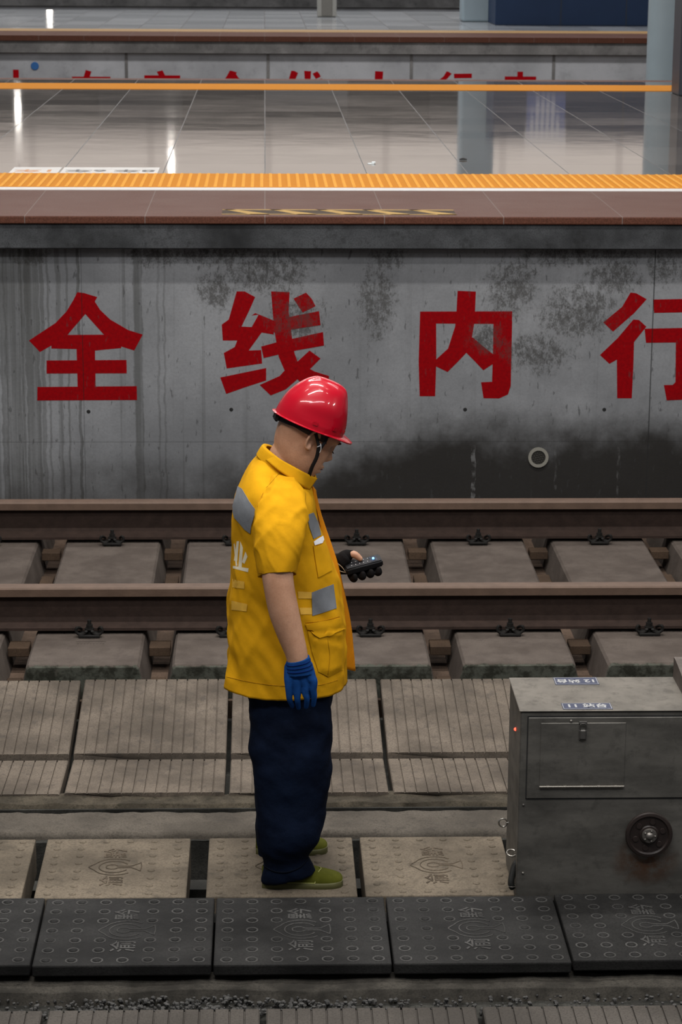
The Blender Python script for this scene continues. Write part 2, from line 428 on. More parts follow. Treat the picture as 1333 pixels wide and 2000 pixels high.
# platform one
WALLY = 12.05
struct('wall_platform', BX(X0, X1, WALLY, WALLY+.4, -.5, 1.08), M_wall)
struct('trim_platform_beam', BX(X0, X1, 11.955, 12.45, 1.08, 1.21, .006), M_beam)
bm = BX(X0, X1, 11.94, 13.21, 1.21, 1.25, .006, 2)
struct('trim_platform_edge', bm, M_edge)
struct('floor_platform', BX(X0-6, X1+6, 13.21, 22.9, .9, 1.25), M_floor)
struct('trim_platform_edge_far', BX(X0-6, X1+6, 22.9, 23.15, .9, 1.25), M_edge)
struct('wall_platform_rear', BX(X0-6, X1+6, 22.7, 22.95, -.5, .9), M_wall_far)
struct('trim_white_line', BX(X0, X1, 13.15, 13.28, 1.249, 1.253), M_whiteline)
def tactile(y0, y1, x0, x1, fine=True):
    bm = BX(x0, x1, y0, y1, 1.245, 1.2535)
    n0 = len(bm.faces)
    if fine:
        p = .0527; x = x0 + .02
        while x < x1:
            # dotted ridge: a long bar carrying small pips
            box(bm, x-.009, x+.009, y0+.012, y1-.012, 1.2535, 1.2565, .002)
            yy = y0+.03
            while yy < y1-.01:
                box(bm, x-.006, x+.006, yy-.006, yy+.006, 1.2562, 1.2585)
                yy += .035
            x += p
        bm.faces.ensure_lookup_table()
        for f in bm.faces[n0:]: f.material_index = 1
    return bm
struct('trim_tactile_strip', tactile(13.285, 14.05, -2.2, 3.4), M_yellow).data.materials.append(simple('pale_ridge_yellow', (.80, .42, .08), .6, spec=.05))  # ridges and pips in a paler yellow than the strip
struct('trim_tactile_strip_far', tactile(21.55, 22.35, X0-6, X1+6, False), M_yellow)
# second track pit and platform two
struct('floor_track_pit', BX(X0-8, X1+10, 23.15, 32.6, -.8, -.335), M_soil)
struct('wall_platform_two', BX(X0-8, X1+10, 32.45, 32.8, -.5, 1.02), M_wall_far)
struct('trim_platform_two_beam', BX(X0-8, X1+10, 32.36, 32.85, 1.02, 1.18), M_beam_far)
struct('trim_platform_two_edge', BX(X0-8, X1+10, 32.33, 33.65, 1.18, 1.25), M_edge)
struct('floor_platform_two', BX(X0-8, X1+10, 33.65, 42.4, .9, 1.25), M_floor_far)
M_yellow_far = simple('worn_yellow_strip', (.36, .20, .06), .5)
struct('trim_platform_two_strip', BX(X0-8, X1+10, 33.7, 34.45, 1.25, 1.254), M_yellow_far)
# panel joints on wall two
bm = bmesh.new()
for px in (247, 524, 804, 1082):
    q = W(px, 130, 32.45); box(bm, q.x-.02, q.x+.02, 32.44, 32.46, -.4, 1.02)
struct('trim_wall_joint', bm, M_beam_far)
struct('wall_platform_three', BX(X0-10, X1+14, 51.8, 52.2, -.5, 1.02), M_wall_far)
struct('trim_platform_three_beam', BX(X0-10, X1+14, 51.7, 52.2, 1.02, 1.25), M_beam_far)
struct('floor_track_pit_three', BX(X0-10, X1+14, 42.4, 51.8, -.8, -.335), M_soil)
# hall end wall beyond, with pale panels
def hall_mat():
    n = NT('hall_end_panels'); p = n.pos(); x, y, z = n.xyz(p)
    cb = n.add('ShaderNodeCombineXYZ'); n.put(cb.inputs[0], n.M('FLOOR', n.M('DIVIDE', x, 2.1))); n.put(cb.inputs[1], n.M('FLOOR', n.M('DIVIDE', z, .8)))
    wn = n.add('ShaderNodeTexWhiteNoise', noise_dimensions='2D'); n.put(wn.inputs['Vector'], cb.outputs[0])
    c = n.mix(n.ss(wn.outputs[0], .45, .8), (.03, .034, .04), (.42, .43, .44))
    c = n.mix(n.ss(z, 2.9, 3.3), (.62, .64, .65), c)
    return n.out(c, .7)
struct('wall_back', BX(-26, 34, 60, 60.3, -.5, 5.0), hall_mat())

M_glass = NT('unseen_glazing_glow'); _p = M_glass.pos(); _x, _y, _z = M_glass.xyz(_p)
_mx = M_glass.M('LESS_THAN', M_glass.M('FRACT', M_glass.M('DIVIDE', _x, 3.0)), .06)
M_glass.put(M_glass.b.inputs['Emission Color'], M_glass.mix(_mx, (1.0, .86, .76), (.8, .68, .6))); M_glass.b.inputs['Emission Strength'].default_value = .69
M_glass = M_glass.out((.3, .3, .3), .4)
struct('unseen_window_glow', BX(-26, 34, 60.05, 60.25, 5.0, 16), M_glass)  # unseen glowing glazing, added to brighten reflections in the platform floor
# ------------------------------------------------------------------ rails
def rail_profile(y):
    h = [(-.035, -.006), (-.030, -.001), (-.018, .0), (.018, .0), (.030, -.001), (.035, -.006), (.035, -.040), (.010, -.050), (.0085, -.06),
         (.0085, -.135), (.014, -.150), (.074, -.165), (.075, -.176), (-.075, -.176), (-.074, -.165), (-.014, -.150), (-.0085, -.135), (-.0085, -.06), (-.010, -.050), (-.035, -.040)]
    return [(y+a, b) for a, b in h]
for yy, lab in ((9.455, 'brown steel rail nearer the man, over the rim of the concrete sleepers'), (10.955, 'brown steel rail farther back at the foot of the platform wall')):
    e = empty('steel_rail', (0, yy, -.176), lab, 'rail', 'rails of the track behind the man')
    hp = [(yy+a, b) for a, b in [(-.035, -.040), (-.0365, -.008), (-.031, -.001), (-.018, .0008), (.018, .0008), (.031, -.001), (.0365, -.008), (.035, -.040)]]
    P = rail_profile(yy)
    obj('rail_web', prism_x([(y, z-.0015 if z > -.03 else z) for y, z in P], -5, 6), M_railweb, e)
    obj('rail_head', prism_x(hp, -5, 6), M_railhead, e)

# ------------------------------------------------------------------ sleepers with clips
def sleeper_bm():
    # local: centre x=0, y along length from 0..2.5 ; z top = 0
    bm = bmesh.new()
    secs = []
    L = 2.5
    for y, zt, wt in ((0, -.012, .222), (.012, -.002, .228), (.10, 0, .229), (.30, 0, .229), (.75, -.006, .227), (1.75, -.006, .227), (2.2, 0, .229), (2.488, -.002, .228), (2.5, -.012, .222)):
        secs.append([Vector((-wt, y, zt-.010)), Vector((-wt+.010, y, zt)), Vector((wt-.010, y, zt)), Vector((wt, y, zt-.010)), Vector((wt+.035, y, -.17)), Vector((-wt-.035, y, -.17))])
    skinrings(bm, secs)
    # small moulded mark near the end
    return bm
def clip_bm():
    bm = bmesh.new()
    # base shoulder, bolt with nut and W-shaped spring clip
    box(bm, -.05, .05, -.045, .03, -.006, .008, .003)
    for s in (-1, 1):
        pts = []
        for k in range(9):
            a = -PI*.95 + PI*1.15*k/8
            pts.append((s*(.038+.024*math.cos(a)), -.030, .030+.022*math.sin(a), .0075))
        pts.insert(0, (s*.010, -.012, .012, .0065))
        tube(bm, pts, 8, 2)
        tube(bm, [(s*.058, -.030, .040, .007), (s*.050, -.005, .036, .007), (s*.040, .02, .022, .006)], 8, 2)
    r = bmesh.ops.create_cone(bm, cap_ends=True, segments=6, radius1=.017, radius2=.017, depth=.02)
    bmesh.ops.translate(bm, vec=(0, -.012, .045), verts=r['verts'])
    r = bmesh.ops.create_cone(bm, cap_ends=True, segments=12, radius1=.0095, radius2=.0095, depth=.07)
    bmesh.ops.translate(bm, vec=(0, -.012, .042), verts=r['verts'])
    r = bmesh.ops.create_cone(bm, cap_ends=True, segments=16, radius1=.022, radius2=.022, depth=.006)
    bmesh.ops.translate(bm, vec=(0, -.012, .033), verts=r['verts'])
    return bm
me_clip = None
SX = [-.735+.586*k for k in range(-1, 6)]
proto = None; clipmesh = None; RAILS = [o for o in COL.objects if o.name.startswith('steel_rail')]
for i, x in enumerate(SX):
    e = empty('concrete_sleeper', (x, 8.955, -.36), 'wide concrete sleeper across the track, %s from the left of the picture' % ORD[i], 'sleeper', 'wide concrete sleepers')
    if proto is None:
        b0 = sleeper_bm(); bmesh.ops.translate(b0, vec=(0, 0, .17), verts=b0.verts)
        body = obj('sleeper_body', b0, M_sleeper, None); proto = body.data
        ch = body
    else:
        ch = bpy.data.objects.new('sleeper_body', proto); COL.objects.link(ch)
    ch.parent = e
    for yy in (.5, 2.0):
        for s in (-1, 1):
            if clipmesh is None:
                o = obj('rail_clip', clip_bm(), M_clip, None, smooth=True, ang=40); clipmesh = o.data
            else:
                o = bpy.data.objects.new('rail_clip', clipmesh); COL.objects.link(o)
            o.scale = (.88, .88, .85); re = RAILS[0 if yy < 1 else 1]; o.parent = re; o.location = (x, s*.10, -.008); o.rotation_euler = (0, 0, 0 if s < 0 else PI)
# mark cast in the first full sleeper
bm = bmesh.new(); q = Wz(177, 1256, -.19)
for k in range(9): box(bm, q.x-.055+k*.013, q.x-.047+k*.013, q.y-.012, q.y+.012, -.1935, -.1885)
box(bm, q.x-.062, q.x+.062, q.y+.018, q.y+.022, -.1935, -.1885)
mk = obj('cast_mark', bm, M_sleeper); mk.parent = [o for o in bpy.data.objects if o.name.startswith('concrete_sleeper')][1]
mk.matrix_parent_inverse = Matrix.Translation(-mk.parent.location)
# timber pieces wedged in the gaps beside the near rail and far rail
M_wood = concrete('brown_filler_board', (.062, .040, .026), 6, .3, .3, (.04, .025, .018), bump=.4)
k = 0
for i in range(len(SX)-1):
    xm = (SX[i]+SX[i+1])/2
    for (ya, yb, zt, nm) in ((9.30, 9.40, -.225, 'in front of the near rail'), (8.97, 9.15, -.305, 'at the sleeper ends'), (10.82, 10.90, -.225, 'in front of the far rail'), (10.2, 10.66, -.295, 'between the two rails')):
        w = .044 if zt > -.28 else .031
        obj_ = obj('filler_board', BX(xm-w, xm+w, ya, yb, zt-.04, zt, .003), M_wood)
        tagp(obj_, 'brown board %s, %s gap from the left' % (nm, ORD[i]), 'board', 'filler boards between the sleepers')

# ------------------------------------------------------------------ ribbed slabs
def ribbed(x0, x1, n, t, y0, z0, y1, z1, chip=0):
    """slab from far edge (y0,z0) to near edge (y1,z1); grooves run along y"""
    prof = []
    pitch = (x1-x0)/n; g = .0028; d = .006
    prof.append((x0, -.004)); prof.append((x0+.004, 0))
    for i in range(1, n):
        xc = x0+pitch*i
        prof += [(xc-g, 0), (xc-g*.6, -d), (xc+g*.6, -d), (xc+g, 0)]
    prof += [(x1-.004, 0), (x1, -.004), (x1, -t), (x0, -t)]
    bm = bmesh.new()
    ny = 1
    A = [bm.verts.new((x, y0, z0+z)) for x, z in prof]; B = [bm.verts.new((x, y1, z1+z)) for x, z in prof]
    m_ = len(prof)
    for i in range(m_): bm.faces.new((A[i], A[(i+1) % m_], B[(i+1) % m_], B[i]))
    bm.faces.new(A); bm.faces.new(B[::-1])
    bmesh.ops.triangulate(bm, faces=[f for f in bm.faces if len(f.verts) > 4])
    bmesh.ops.recalc_face_normals(bm, faces=bm.faces)
    return bm
rnd = random.Random(4)
for i, k in enumerate(range(-2, 5)):
    xa = -.731+.59*k+.009; xb = -.731+.59*(k+1)-.009
    j = rnd.uniform(-.006, .006)
    tagp(obj('ribbed_slab', ribbed(xa, xb, 14, .06, 8.90, -.232+j, 8.297, -.326+j*.5), M_stripe),
         'long ribbed slab sloping up to the sleepers, %s from the left' % ORD[i], 'slab', 'long ribbed slabs by the sleepers')
    tagp(obj('ribbed_slab', ribbed(xa, xb, 14, .05, 8.272, -.342+j*.5, 7.876, -.322+j), M_stripe),
         'short ribbed concrete slab below the long ribbed row, %s from the left' % ORD[i], 'slab', 'short ribbed slabs beside the kerb')
for i, k in enumerate(range(-2, 5)):
    xa = -.010+.586*k+.009; xb = -.010+.586*(k+1)-.009
    tagp(obj('ribbed_slab', ribbed(xa, xb, 14, .06, 5.80, -.155, 5.25, -.165), M_stripe_dim),
         'ribbed slab along the very bottom of the picture, %s from the left' % ORD[i], 'slab', 'ribbed slabs along the bottom edge')

# ------------------------------------------------------------------ studded slabs with rail emblem
def studded_bm(w, d, t, relief=.0035, stud=.0105, cols=7, rows=7, emb=.0016, rims=True):
    """top at z=0, x centre 0, y from 0 (near) to d; second material on the rims, emblem and letters"""
    bm = BX(-w/2, w/2, 0, d, -t, 0, .005, 2)
    n0 = len(bm.faces)
    for i in range(cols):
        for j in range(rows):
            x = -w/2 + w*(i+.5)/cols; y = d*(j+.5)/rows
            if abs(x) < .045 and abs(y-d/2) < d*.36: continue
            if abs(x) < w*.22 and abs(y-d/2) < d*.09: continue
            r = bmesh.ops.create_uvsphere(bm, u_segments=14, v_segments=8, radius=1)
            bmesh.ops.scale(bm, vec=(stud, stud, relief), verts=r['verts'])
            bmesh.ops.translate(bm, vec=(x, y, 0), verts=r['verts'])
    bm.faces.ensure_lookup_table(); n1 = len(bm.faces)
    for i in range(cols):
        for j in range(rows):
            x = -w/2 + w*(i+.5)/cols; y = d*(j+.5)/rows
            if abs(x) < .045 and abs(y-d/2) < d*.36: continue
            if abs(x) < w*.22 and abs(y-d/2) < d*.09: continue
            if not rims: continue
            pts = [(x+stud*1.5*math.cos(a*PI/6), y+stud*1.5*math.sin(a*PI/6), -.0006, .0024) for a in range(13)]
            tube(bm, pts, 6, 1, rcap=False)
    cy = d*.5; ky = d/.5
    def line(P, r=.0021): tube(bm, [(x, cy+y*ky, 0.0001, r) for x, y in P], 6, 3, rcap=False)
    outer = [(.066*math.cos(t_), .068*math.sin(t_)) for t_ in [math.radians(q) for q in range(48, 158, 12)]]
    line(outer + [(-.068, .018), (-.076, .007), (-.079, 0), (-.076, -.007), (-.068, -.018)] + [(x, -y) for x, y in outer[::-1]])
    line([(.046*math.cos(t_)-.002, .047*math.sin(t_)) for t_ in [math.radians(q) for q in range(28, 334, 12)]])
    line([(.010, .007), (.002, .016), (-.012, .018), (-.024, .010), (-.026, 0), (-.024, -.010), (-.012, -.018), (.002, -.016), (.010, -.007)])
    line([(.010, .007), (.048, .006), (.060, .014), (.080, .034)]); line([(.010, -.007), (.048, -.006), (.060, -.014), (.080, -.034)])
    line([(.080, .036), (.083, .0), (.080, -.036)])
    for ch, yy in (('黔', .118), ('渝', -.118)):
        mt = Matrix.Translation((.002, cy+yy*ky, 0)) @ Matrix.Rotation(PI/2, 4, 'Z')
        merge(bm, text_bm(ch, .078, mt, emb, .0004))
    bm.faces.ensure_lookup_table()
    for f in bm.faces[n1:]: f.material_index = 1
    return bm
M_worn = concrete('pale_relief_on_dark', (.066, .064, .061), 12, .4, .3, (.04, .04, .04), bump=.3)  # rims, emblem and letters in a lighter tone than the dark slab
M_relief_l = concrete('brown_relief', (.090, .070, .050), 12, .4, .3, (.04, .03, .02), bump=.3)  # emblem and letters in a darker brown than the pale slab
dproto = lproto = None
for i, k in enumerate(range(-2, 5)):
    xc = -.15+.5*k+.25-.5*0
    if dproto is None:
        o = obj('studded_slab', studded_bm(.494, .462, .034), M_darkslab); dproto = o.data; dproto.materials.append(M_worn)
    else:
        o = bpy.data.objects.new('studded_slab', dproto); COL.objects.link(o)
    o.location = (xc, 5.96 + rnd.uniform(-.004, .004), -.097-.018+.0175 + rnd.uniform(-.002, .002))
    tagp(o, 'dark studded slab with rail emblem, front row, %s from the left' % ORD[i], 'slab', 'dark studded slabs in the front row')
LX = [-1.19, -.697, -.182, .298, .771, 1.262, 1.75]
for i, xl in enumerate(LX):
    if lproto is None:
        o = obj('studded_slab', studded_bm(.456, .47, .12, .0045, .0115, 6, 8, rims=False), M_light); lproto = o.data; lproto.materials.append(M_relief_l)
    else:
        o = bpy.data.objects.new('studded_slab', lproto); COL.objects.link(o)
    o.location = (xl+.228, 6.52, -.14)
    tagp(o, ('pale brown studded slab in the back row, ' + ('under the man\'s shoes' if i == 2 else '%s from the left' % ORD[i])), 'slab', 'pale studded slabs')
# rough walls of the cable trough under the slabs
struct('trim_trough_front', rough_strip(-2.6, 3.2, 5.90, 6.01, lambda t: -.150, -.7, 500, 8, .006, 21, 9), concrete('grimy_trough_concrete', (.040, .036, .030), 16, .5, .7, (.016, .015, .012), bump=1), smooth=True)
struct('trim_trough_middle', BX(-2.6, 3.2, 6.36, 6.425, -.7, -.152), M_dark_soil_and_shade)
struct('trim_trough_back', BX(-2.6, 3.2, 7.02, 7.10, -.7, -.33), M_dark_soil_and_shade)
struct('floor_gravel_bed', BX(-2.6, 3.2, 5.2, 5.93, -.7, -.222), M_dark_soil_and_shade)
# crushed stones along the front
bm = bmesh.new(); rr = random.Random(8)
for i in range(1500):
    x = rr.uniform(-.75, 2.2); 
    if rr.random() < .35: x = rr.uniform(-.5, .3)
    s = rr.uniform(.003, .0085)
    r = bmesh.ops.create_icosphere(bm, subdivisions=1, radius=s)
    for v in r['verts']: v.co *= rr.uniform(.65, 1.2)
    bmesh.ops.translate(bm, vec=(x, rr.uniform(5.81, 5.915), -.185+s*.2+rr.uniform(-.012, .018)), verts=r['verts'])
tagp(obj('gravel', bm, M_stone), 'loose crushed stone lying along the front trough wall', 'gravel', kind='stuff')
struct('trim_gravel_ledge', rough_strip(-2.6, 3.2, 5.80, 5.93, lambda t: -.19, -.7, 500, 8, .006, 31, 9), M_dark_soil_and_shade, smooth=True)

# ------------------------------------------------------------------ painted characters on the wall
def pc(ox, oy, k, L): return [[(ox+x/k, oy+y/k) for x, y in P] for P in L]
K = 5.127
QUAN = pc(40, 550, K, [
 [(570, 105), (640, 115), (770, 155), (745, 200), (800, 285), (900, 380), (1080, 485), (1225, 530), (1140, 690), (1010, 650), (830, 525), (650, 325), (470, 535), (310, 640), (195, 705), (85, 590), (350, 415), (460, 300), (530, 185)],
 [(310, 535), (1010, 530), (1010, 665), (750, 690), (560, 675), (310, 670)],
 [(560, 600), (745, 600), (755, 1130), (575, 1130)],
 [(262, 790), (1062, 785), (1065, 918), (262, 920)],
 [(170, 1055), (1165, 1047), (1168, 1185), (168, 1190)]])
XIAN = pc(410, 550, K, [
 [(270, 98), (350, 98), (455, 155), (400, 280), (318, 450), (420, 455), (490, 330), (420, 340), (455, 315), (520, 340), (640, 390), (640, 530), (520, 510), (390, 690), (515, 685), (525, 820), (170, 870), (140, 715), (250, 655), (275, 590), (130, 590), (120, 430), (190, 380)],
 [(105, 960), (565, 865), (565, 990), (350, 1060), (165, 1125)],
 [(615, 98), (800, 105), (790, 300), (815, 500), (850, 720), (880, 800), (1000, 690), (1110, 770), (1020, 860), (900, 960), (760, 1080), (610, 1140), (500, 1035), (700, 945), (750, 890), (690, 750), (650, 500), (630, 300)],
 [(840, 170), (965, 110), (1020, 170), (1060, 245), (930, 310)],
 [(640, 385), (1095, 295), (1110, 435), (850, 475), (640, 510)],
 [(515, 650), (700, 600), (1135, 505), (1145, 640), (860, 690), (540, 765)],
 [(870, 800), (1050, 900), (1195, 945), (1190, 1060), (1000, 1090), (860, 960)]])
NEI = pc(790, 550, K, [
 [(160, 300), (1083, 297), (1080, 425), (320, 420), (322, 800), (310, 1148), (155, 1148), (145, 800)],
 [(895, 400), (1082, 400), (1075, 700), (1068, 1040), (1040, 1130), (950, 1170), (795, 1168), (770, 1008), (880, 1003), (890, 700)],
 [(535, 92), (718, 100), (705, 400), (680, 550), (620, 715), (540, 800), (435, 905), (310, 845), (320, 780), (440, 670), (510, 450), (525, 290)],
 [(620, 560), (690, 560), (780, 640), (895, 730), (895, 820), (793, 888), (700, 790), (610, 700)]])
K2 = 7.284
XING = pc(1150, 550, K2, [
 [(600, 155), (680, 165), (830, 250), (650, 450), (350, 712), (212, 580), (480, 360)],
 [(640, 540), (720, 545), (825, 640), (650, 860), (640, 1200), (618, 1660), (410, 1660), (405, 1110), (300, 1170), (165, 1045), (420, 800)],
 [(920, 255), (1700, 240), (1700, 430), (935, 445)],
 [(800, 670), (1800, 650), (1800, 860), (820, 870)],
 [(1245, 800), (1470, 800), (1470, 1400), (1440, 1600), (1330, 1680), (1115, 1690), (1075, 1472), (1200, 1470), (1240, 1430)]])
NW = Vector((0, -1, 0))
for P, ch, wh in ((QUAN, '全', 'leftmost'), (XIAN, '线', 'partly behind the helmet'), (NEI, '内', 'right of the helmet'), (XING, '行', 'cut off at right')):
    o = obj('painted_character', poly3d(P, lambda a, b: W(a, b, WALLY), NW, .0006), M_paint)
    tagp(o, 'large red painted character %s on the grey wall, %s' % (ch, wh), 'painted character', 'red characters on the near wall')
# far wall slogan: only the tops show over the platform
def placed(P, cx, width, top):
    xs = [p[0] for q in P for p in q]; ys = [p[1] for q in P for p in q]
    s = width/max(xs + [0]) if False else width/(max(xs)-min(xs)); mx = (max(xs)+min(xs))/2; ty = min(ys)
    return [[(cx+(a-mx)*s, top-(b-ty)*s) for a, b in q] for q in P]
ztop = zat(138, 32.45)
for ch, px, P in (('止', 28, None), ('在', 178, None), ('安', 317, None), ('全', 455, QUAN), ('线', 597, XIAN), ('内', 740, NEI), ('行', 890, XING), ('走', 1017, None)):
    cx = W(px, 140, 32.45).x
    if P:
        QQ = placed(P, cx, .56 if ch != '行' else .52, ztop)
        b_ = poly3d(QQ, lambda a, b: Vector((a, 32.45, b)), NW, .002)
    else:
        mt = Matrix.Translation((cx, 32.449, ztop-.235)) @ Matrix.Rotation(PI/2, 4, 'X')
        b_ = text_bm(ch, .56, mt, .003, .017)
        dz_ = ztop - max(v.co.z for v in b_.verts); bmesh.ops.translate(b_, vec=(0, 0, dz_), verts=b_.verts)
    tagp(obj('painted_character', b_, M_paint_far), 'top of the red painted character %s on the far wall, %s from the left' % (ch, ORD['止在安全线内行走'.index(ch)]), 'painted character', 'red characters on the far wall')
bm = bmesh.new(); q = W(68, 129, 32.44)
r = bmesh.ops.create_cone(bm, cap_ends=True, segments=24, radius1=.055, radius2=.05, depth=.006, matrix=Matrix.Translation(q) @ Matrix.Rotation(PI/2, 4, 'X'))
tagp(obj('paint_dot', bm, simple('blue_paint', (.02, .12, .35), .7)), 'round blue paint dot on the far platform wall', 'paint mark')

# drain grille on the wall and form-tie holes
q = W(1052, 893, WALLY)
e = empty('drain_grille', q, 'round pale drain cover with hexagonal mesh on the grey wall', 'drain cover')
bm = bmesh.new()
def disc(bm, c, r0, r1, y0, y1, seg=40):
    RP = []
    for rr_, yy in ((r0, y0), (r0, y1), (r1, y1), (r1, y0)):
        RP.append([Vector((c.x+rr_*math.cos(2*PI*k/seg), yy, c.z+rr_*math.sin(2*PI*k/seg))) for k in range(seg)])
    V = skinrings(bm, RP, False, False)
    for k in range(seg): bm.faces.new((V[3][k], V[3][(k+1) % seg], V[0][(k+1) % seg], V[0][k]))
disc(bm, q, .054, .038, WALLY-.001, WALLY-.010)
obj('rim', bm, simple('grille_plastic', (.22, .21, .18), .6), e)
bm = bmesh.new(); s = .0115
hexr = .0048
bb = bmesh.ops.create_cone(bm, cap_ends=True, segments=6, radius1=.040, radius2=.040, depth=.002, matrix=Matrix.Translation((q.x, WALLY-.002, q.z)) @ Matrix.Rotation(PI/2, 4, 'X'))
obj('hole_backing', bm, simple('black_hole', (.006, .006, .006), .9), e)
bm = bmesh.new(); rot = math.radians(12)
for i in range(-5, 6):
    for d_ in (0, PI/3, 2*PI/3):
        off = i*.0118; L = math.sqrt(max(0, .041**2-off**2))
        a = rot+d_; dx, dz = math.cos(a), math.sin(a); ox, oz = -dz*off, dx*off
        if L > 0: tube(bm, [(q.x+ox-dx*L, WALLY-.005, q.z+oz-dz*L, .0014), (q.x+ox+dx*L, WALLY-.005, q.z+oz+dz*L, .0014)], 6, 1, rcap=False)
obj('mesh_grid', bm, simple('grille_mesh', (.055, .052, .045), .7, spec=.1), e)
for px, py, w in ((173, 804, 'below the leftmost character'), (452, 800, 'left of the red helmet'), (909, 800, 'below the third character'), (1181, 800, 'below the rightmost character')):
    q = W(px, py, WALLY); bm = bmesh.new()
    bmesh.ops.create_cone(bm, cap_ends=True, segments=16, radius1=.011, radius2=.007, depth=.003, matrix=Matrix.Translation((q.x, WALLY-.001, q.z)) @ Matrix.Rotation(PI/2, 4, 'X'))
    tagp(obj('tie_hole', bm, simple('hole_black', (.008, .008, .008), .9)), 'small dark tie hole in the concrete wall %s' % w, 'hole', 'tie holes in the near wall')

# ------------------------------------------------------------------ things on the platforms
# car-position floor plates, read from the far side
FP = [(8, 118, '1车', (.55, .22, .05)), (115, 212, '6车', (.05, .05, .05)), (211, 308, '8车', (.05, .05, .05))]
for i, (xa, xb, tx, tc) in enumerate(FP):
    za = 1.25
    a = Wz(xa, 340, za); b = Wz(xb, 340, za)
    y0 = 14.055; y1 = 14.055+.36; cx = (a.x+b.x)/2; hw = .146
    cx = Wz((118+xa if i == 0 else (xa+xb))/2 - (55 if i == 0 else 0), 340, za).x if False else cx
    e = empty('floor_plate', (cx, y0, 1.25), '%s white floor plate reading %s upside down by the yellow strip' % (('leftmost', 'middle', 'rightmost')[i], tx), 'floor sign', 'white plates beside the yellow strip')
    obj('plate', BX(cx-hw, cx+hw, y0, y1, 1.2495, 1.2525, .001), simple('plate_white_%d' % i, (.62, .60, .57), .4), e)
    mt = Matrix.Translation((cx, (y0+y1)/2-.03, 1.2527)) @ Matrix.Rotation(PI, 4, 'Z')
    tb = text_bm(tx, .17, mt, .0003, .003)
    obj('lettering', tb, simple('plate_ink_%d' % i, tc, .5), e)
    mt = Matrix.Translation((cx, (y0+y1)/2+.13, 1.2527)) @ Matrix.Rotation(PI, 4, 'Z')
# striped wear mark on the edge stone
bm = bmesh.new(); a = Wz(434, 415, 1.25); b = Wz(889, 415, 1.25)
L = b.x-a.x; y0 = 12.02; y1 = 12.24
e = empty('warning_tape', (a.x, y0, 1.25), 'worn yellow and dark striped tape on the platform edge stone', 'tape')
obj('tape_base', BX(a.x, b.x, y0, y1, 1.2495, 1.2510), simple('tape_dark', (.06, .042, .03), .7, spec=.1), e)
n_ = 5
for k in range(n_):
    x0 = a.x + L*k/n_
    for u0 in (x0,):
        P = [(u0, y1), (u0+.05, y1), (u0+L/n_*1.0, y0+.03), (u0+L/n_*1.0, y0), (u0+L/n_-.09, y0)]
        P = [(min(max(x, a.x), b.x), y) for x, y in P]
        A = [bm.verts.new((x, y, 1.2515)) for x, y in P]; bm.faces.new(A)
box(bm, a.x, b.x, y0, y0+.02, 1.251, 1.2515); box(bm, a.x, b.x, y1-.03, y1, 1.251, 1.2515)
obj('yellow_stripes', bm, simple('tape_yellow', (.42, .27, .09), .7, var=.3, spec=.1), e)
# litter
q = Wz(725, 320, 1.25)
bm = bmesh.new(); box(bm, q.x-.02, q.x+.02, q.y-.02, q.y+.02, 1.25, 1.254, .001); box(bm, q.x+.005, q.x+.03, q.y, q.y+.03, 1.254, 1.262, .002)
tagp(obj('paper_scrap', bm, simple('paper', (.8, .85, .85), .6)), 'tiny white paper scrap on the shiny platform floor', 'litter')
q = Wz(905, 313, 1.25); bm = bmesh.new(); tube(bm, [(q.x-.02, q.y, 1.256, .004), (q.x, q.y+.01, 1.258, .006), (q.x+.022, q.y, 1.256, .004)], 8, 3)
tagp(obj('leaf', bm, simple('dry_leaf', (.02, .018, .016), .7)), 'small dark leaf lying on the shiny platform floor', 'litter')
# column between the tracks
q = Wz(1297, 155, 1.25)
yc = 27.0; cx = (W(1265, 100, yc).x+W(1329, 100, yc).x)/2; hw = (W(1329, 100, yc).x-W(1265, 100, yc).x)/2
bm = bmesh.new()
skinrings(bm, [ringpts(Vector((cx, yc, z)), Vector((hw, 0, 0)), Vector((0, hw, 0)), 40, 2.6) for z in (-.34, 1.5, 4, 7.5)])
struct('column_between_tracks', bm, M_blue_col, smooth=True, ang=50)
yc = 20.95; cx = W(1327, 180, yc).x
e = empty('platform_post', (cx+.2, yc+.2, 1.25), 'dark post standing on the shiny platform at the right edge', 'post')
obj('post_shaft', BX(cx, cx+.4, yc, yc+.4, 1.25, 7.2, .01), simple('dark_post', (.05, .055, .07), .4), e)
# column and navy panel on platform two
yc = 37.75
xa = W(903, 40, yc).x; xb = W(970, 40, yc).x
bm = bmesh.new(); box(bm, xa, xb, yc, yc+.54, 1.25, 7.5, .04, 3)
struct('column_platform_two', bm, M_blue_col)
yc = 36.5
xa = W(968, 45, yc).x; xb = W(1275, 45, yc).x+.6
e = empty('stair_panel', ((xa+xb)/2, yc, 1.25), 'navy blue panelled box standing on the far platform beside the column', 'panel')
obj('panel_body', BX(xa, xb, yc, yc+1.2, 1.25, 3.04, .01), M_navy, e)
M_pseam = simple('seam', (.012, .018, .03), .5)
for k in range(1, 3): x = xa+(xb-xa)*k/3; obj('panel_seam', BX(x-.008, x+.008, yc-.004, yc+.01, 1.26, 3.03), M_pseam, e)
xs = W(1071, 45, yc).x
s_ = empty('station_sign', (xs, yc-.04, 2.3), 'blue and white hanging information sign in front of the navy panel', 'sign')
obj('sign_top', BX(xs-.32, xs+.32, yc-.04, yc-.015, 2.85, 3.04), M_sign_white, s_)
obj('sign_board', BX(xs-.30, xs+.30, yc-.04, yc-.015, 2.27, 2.85), M_sign_blue, s_)
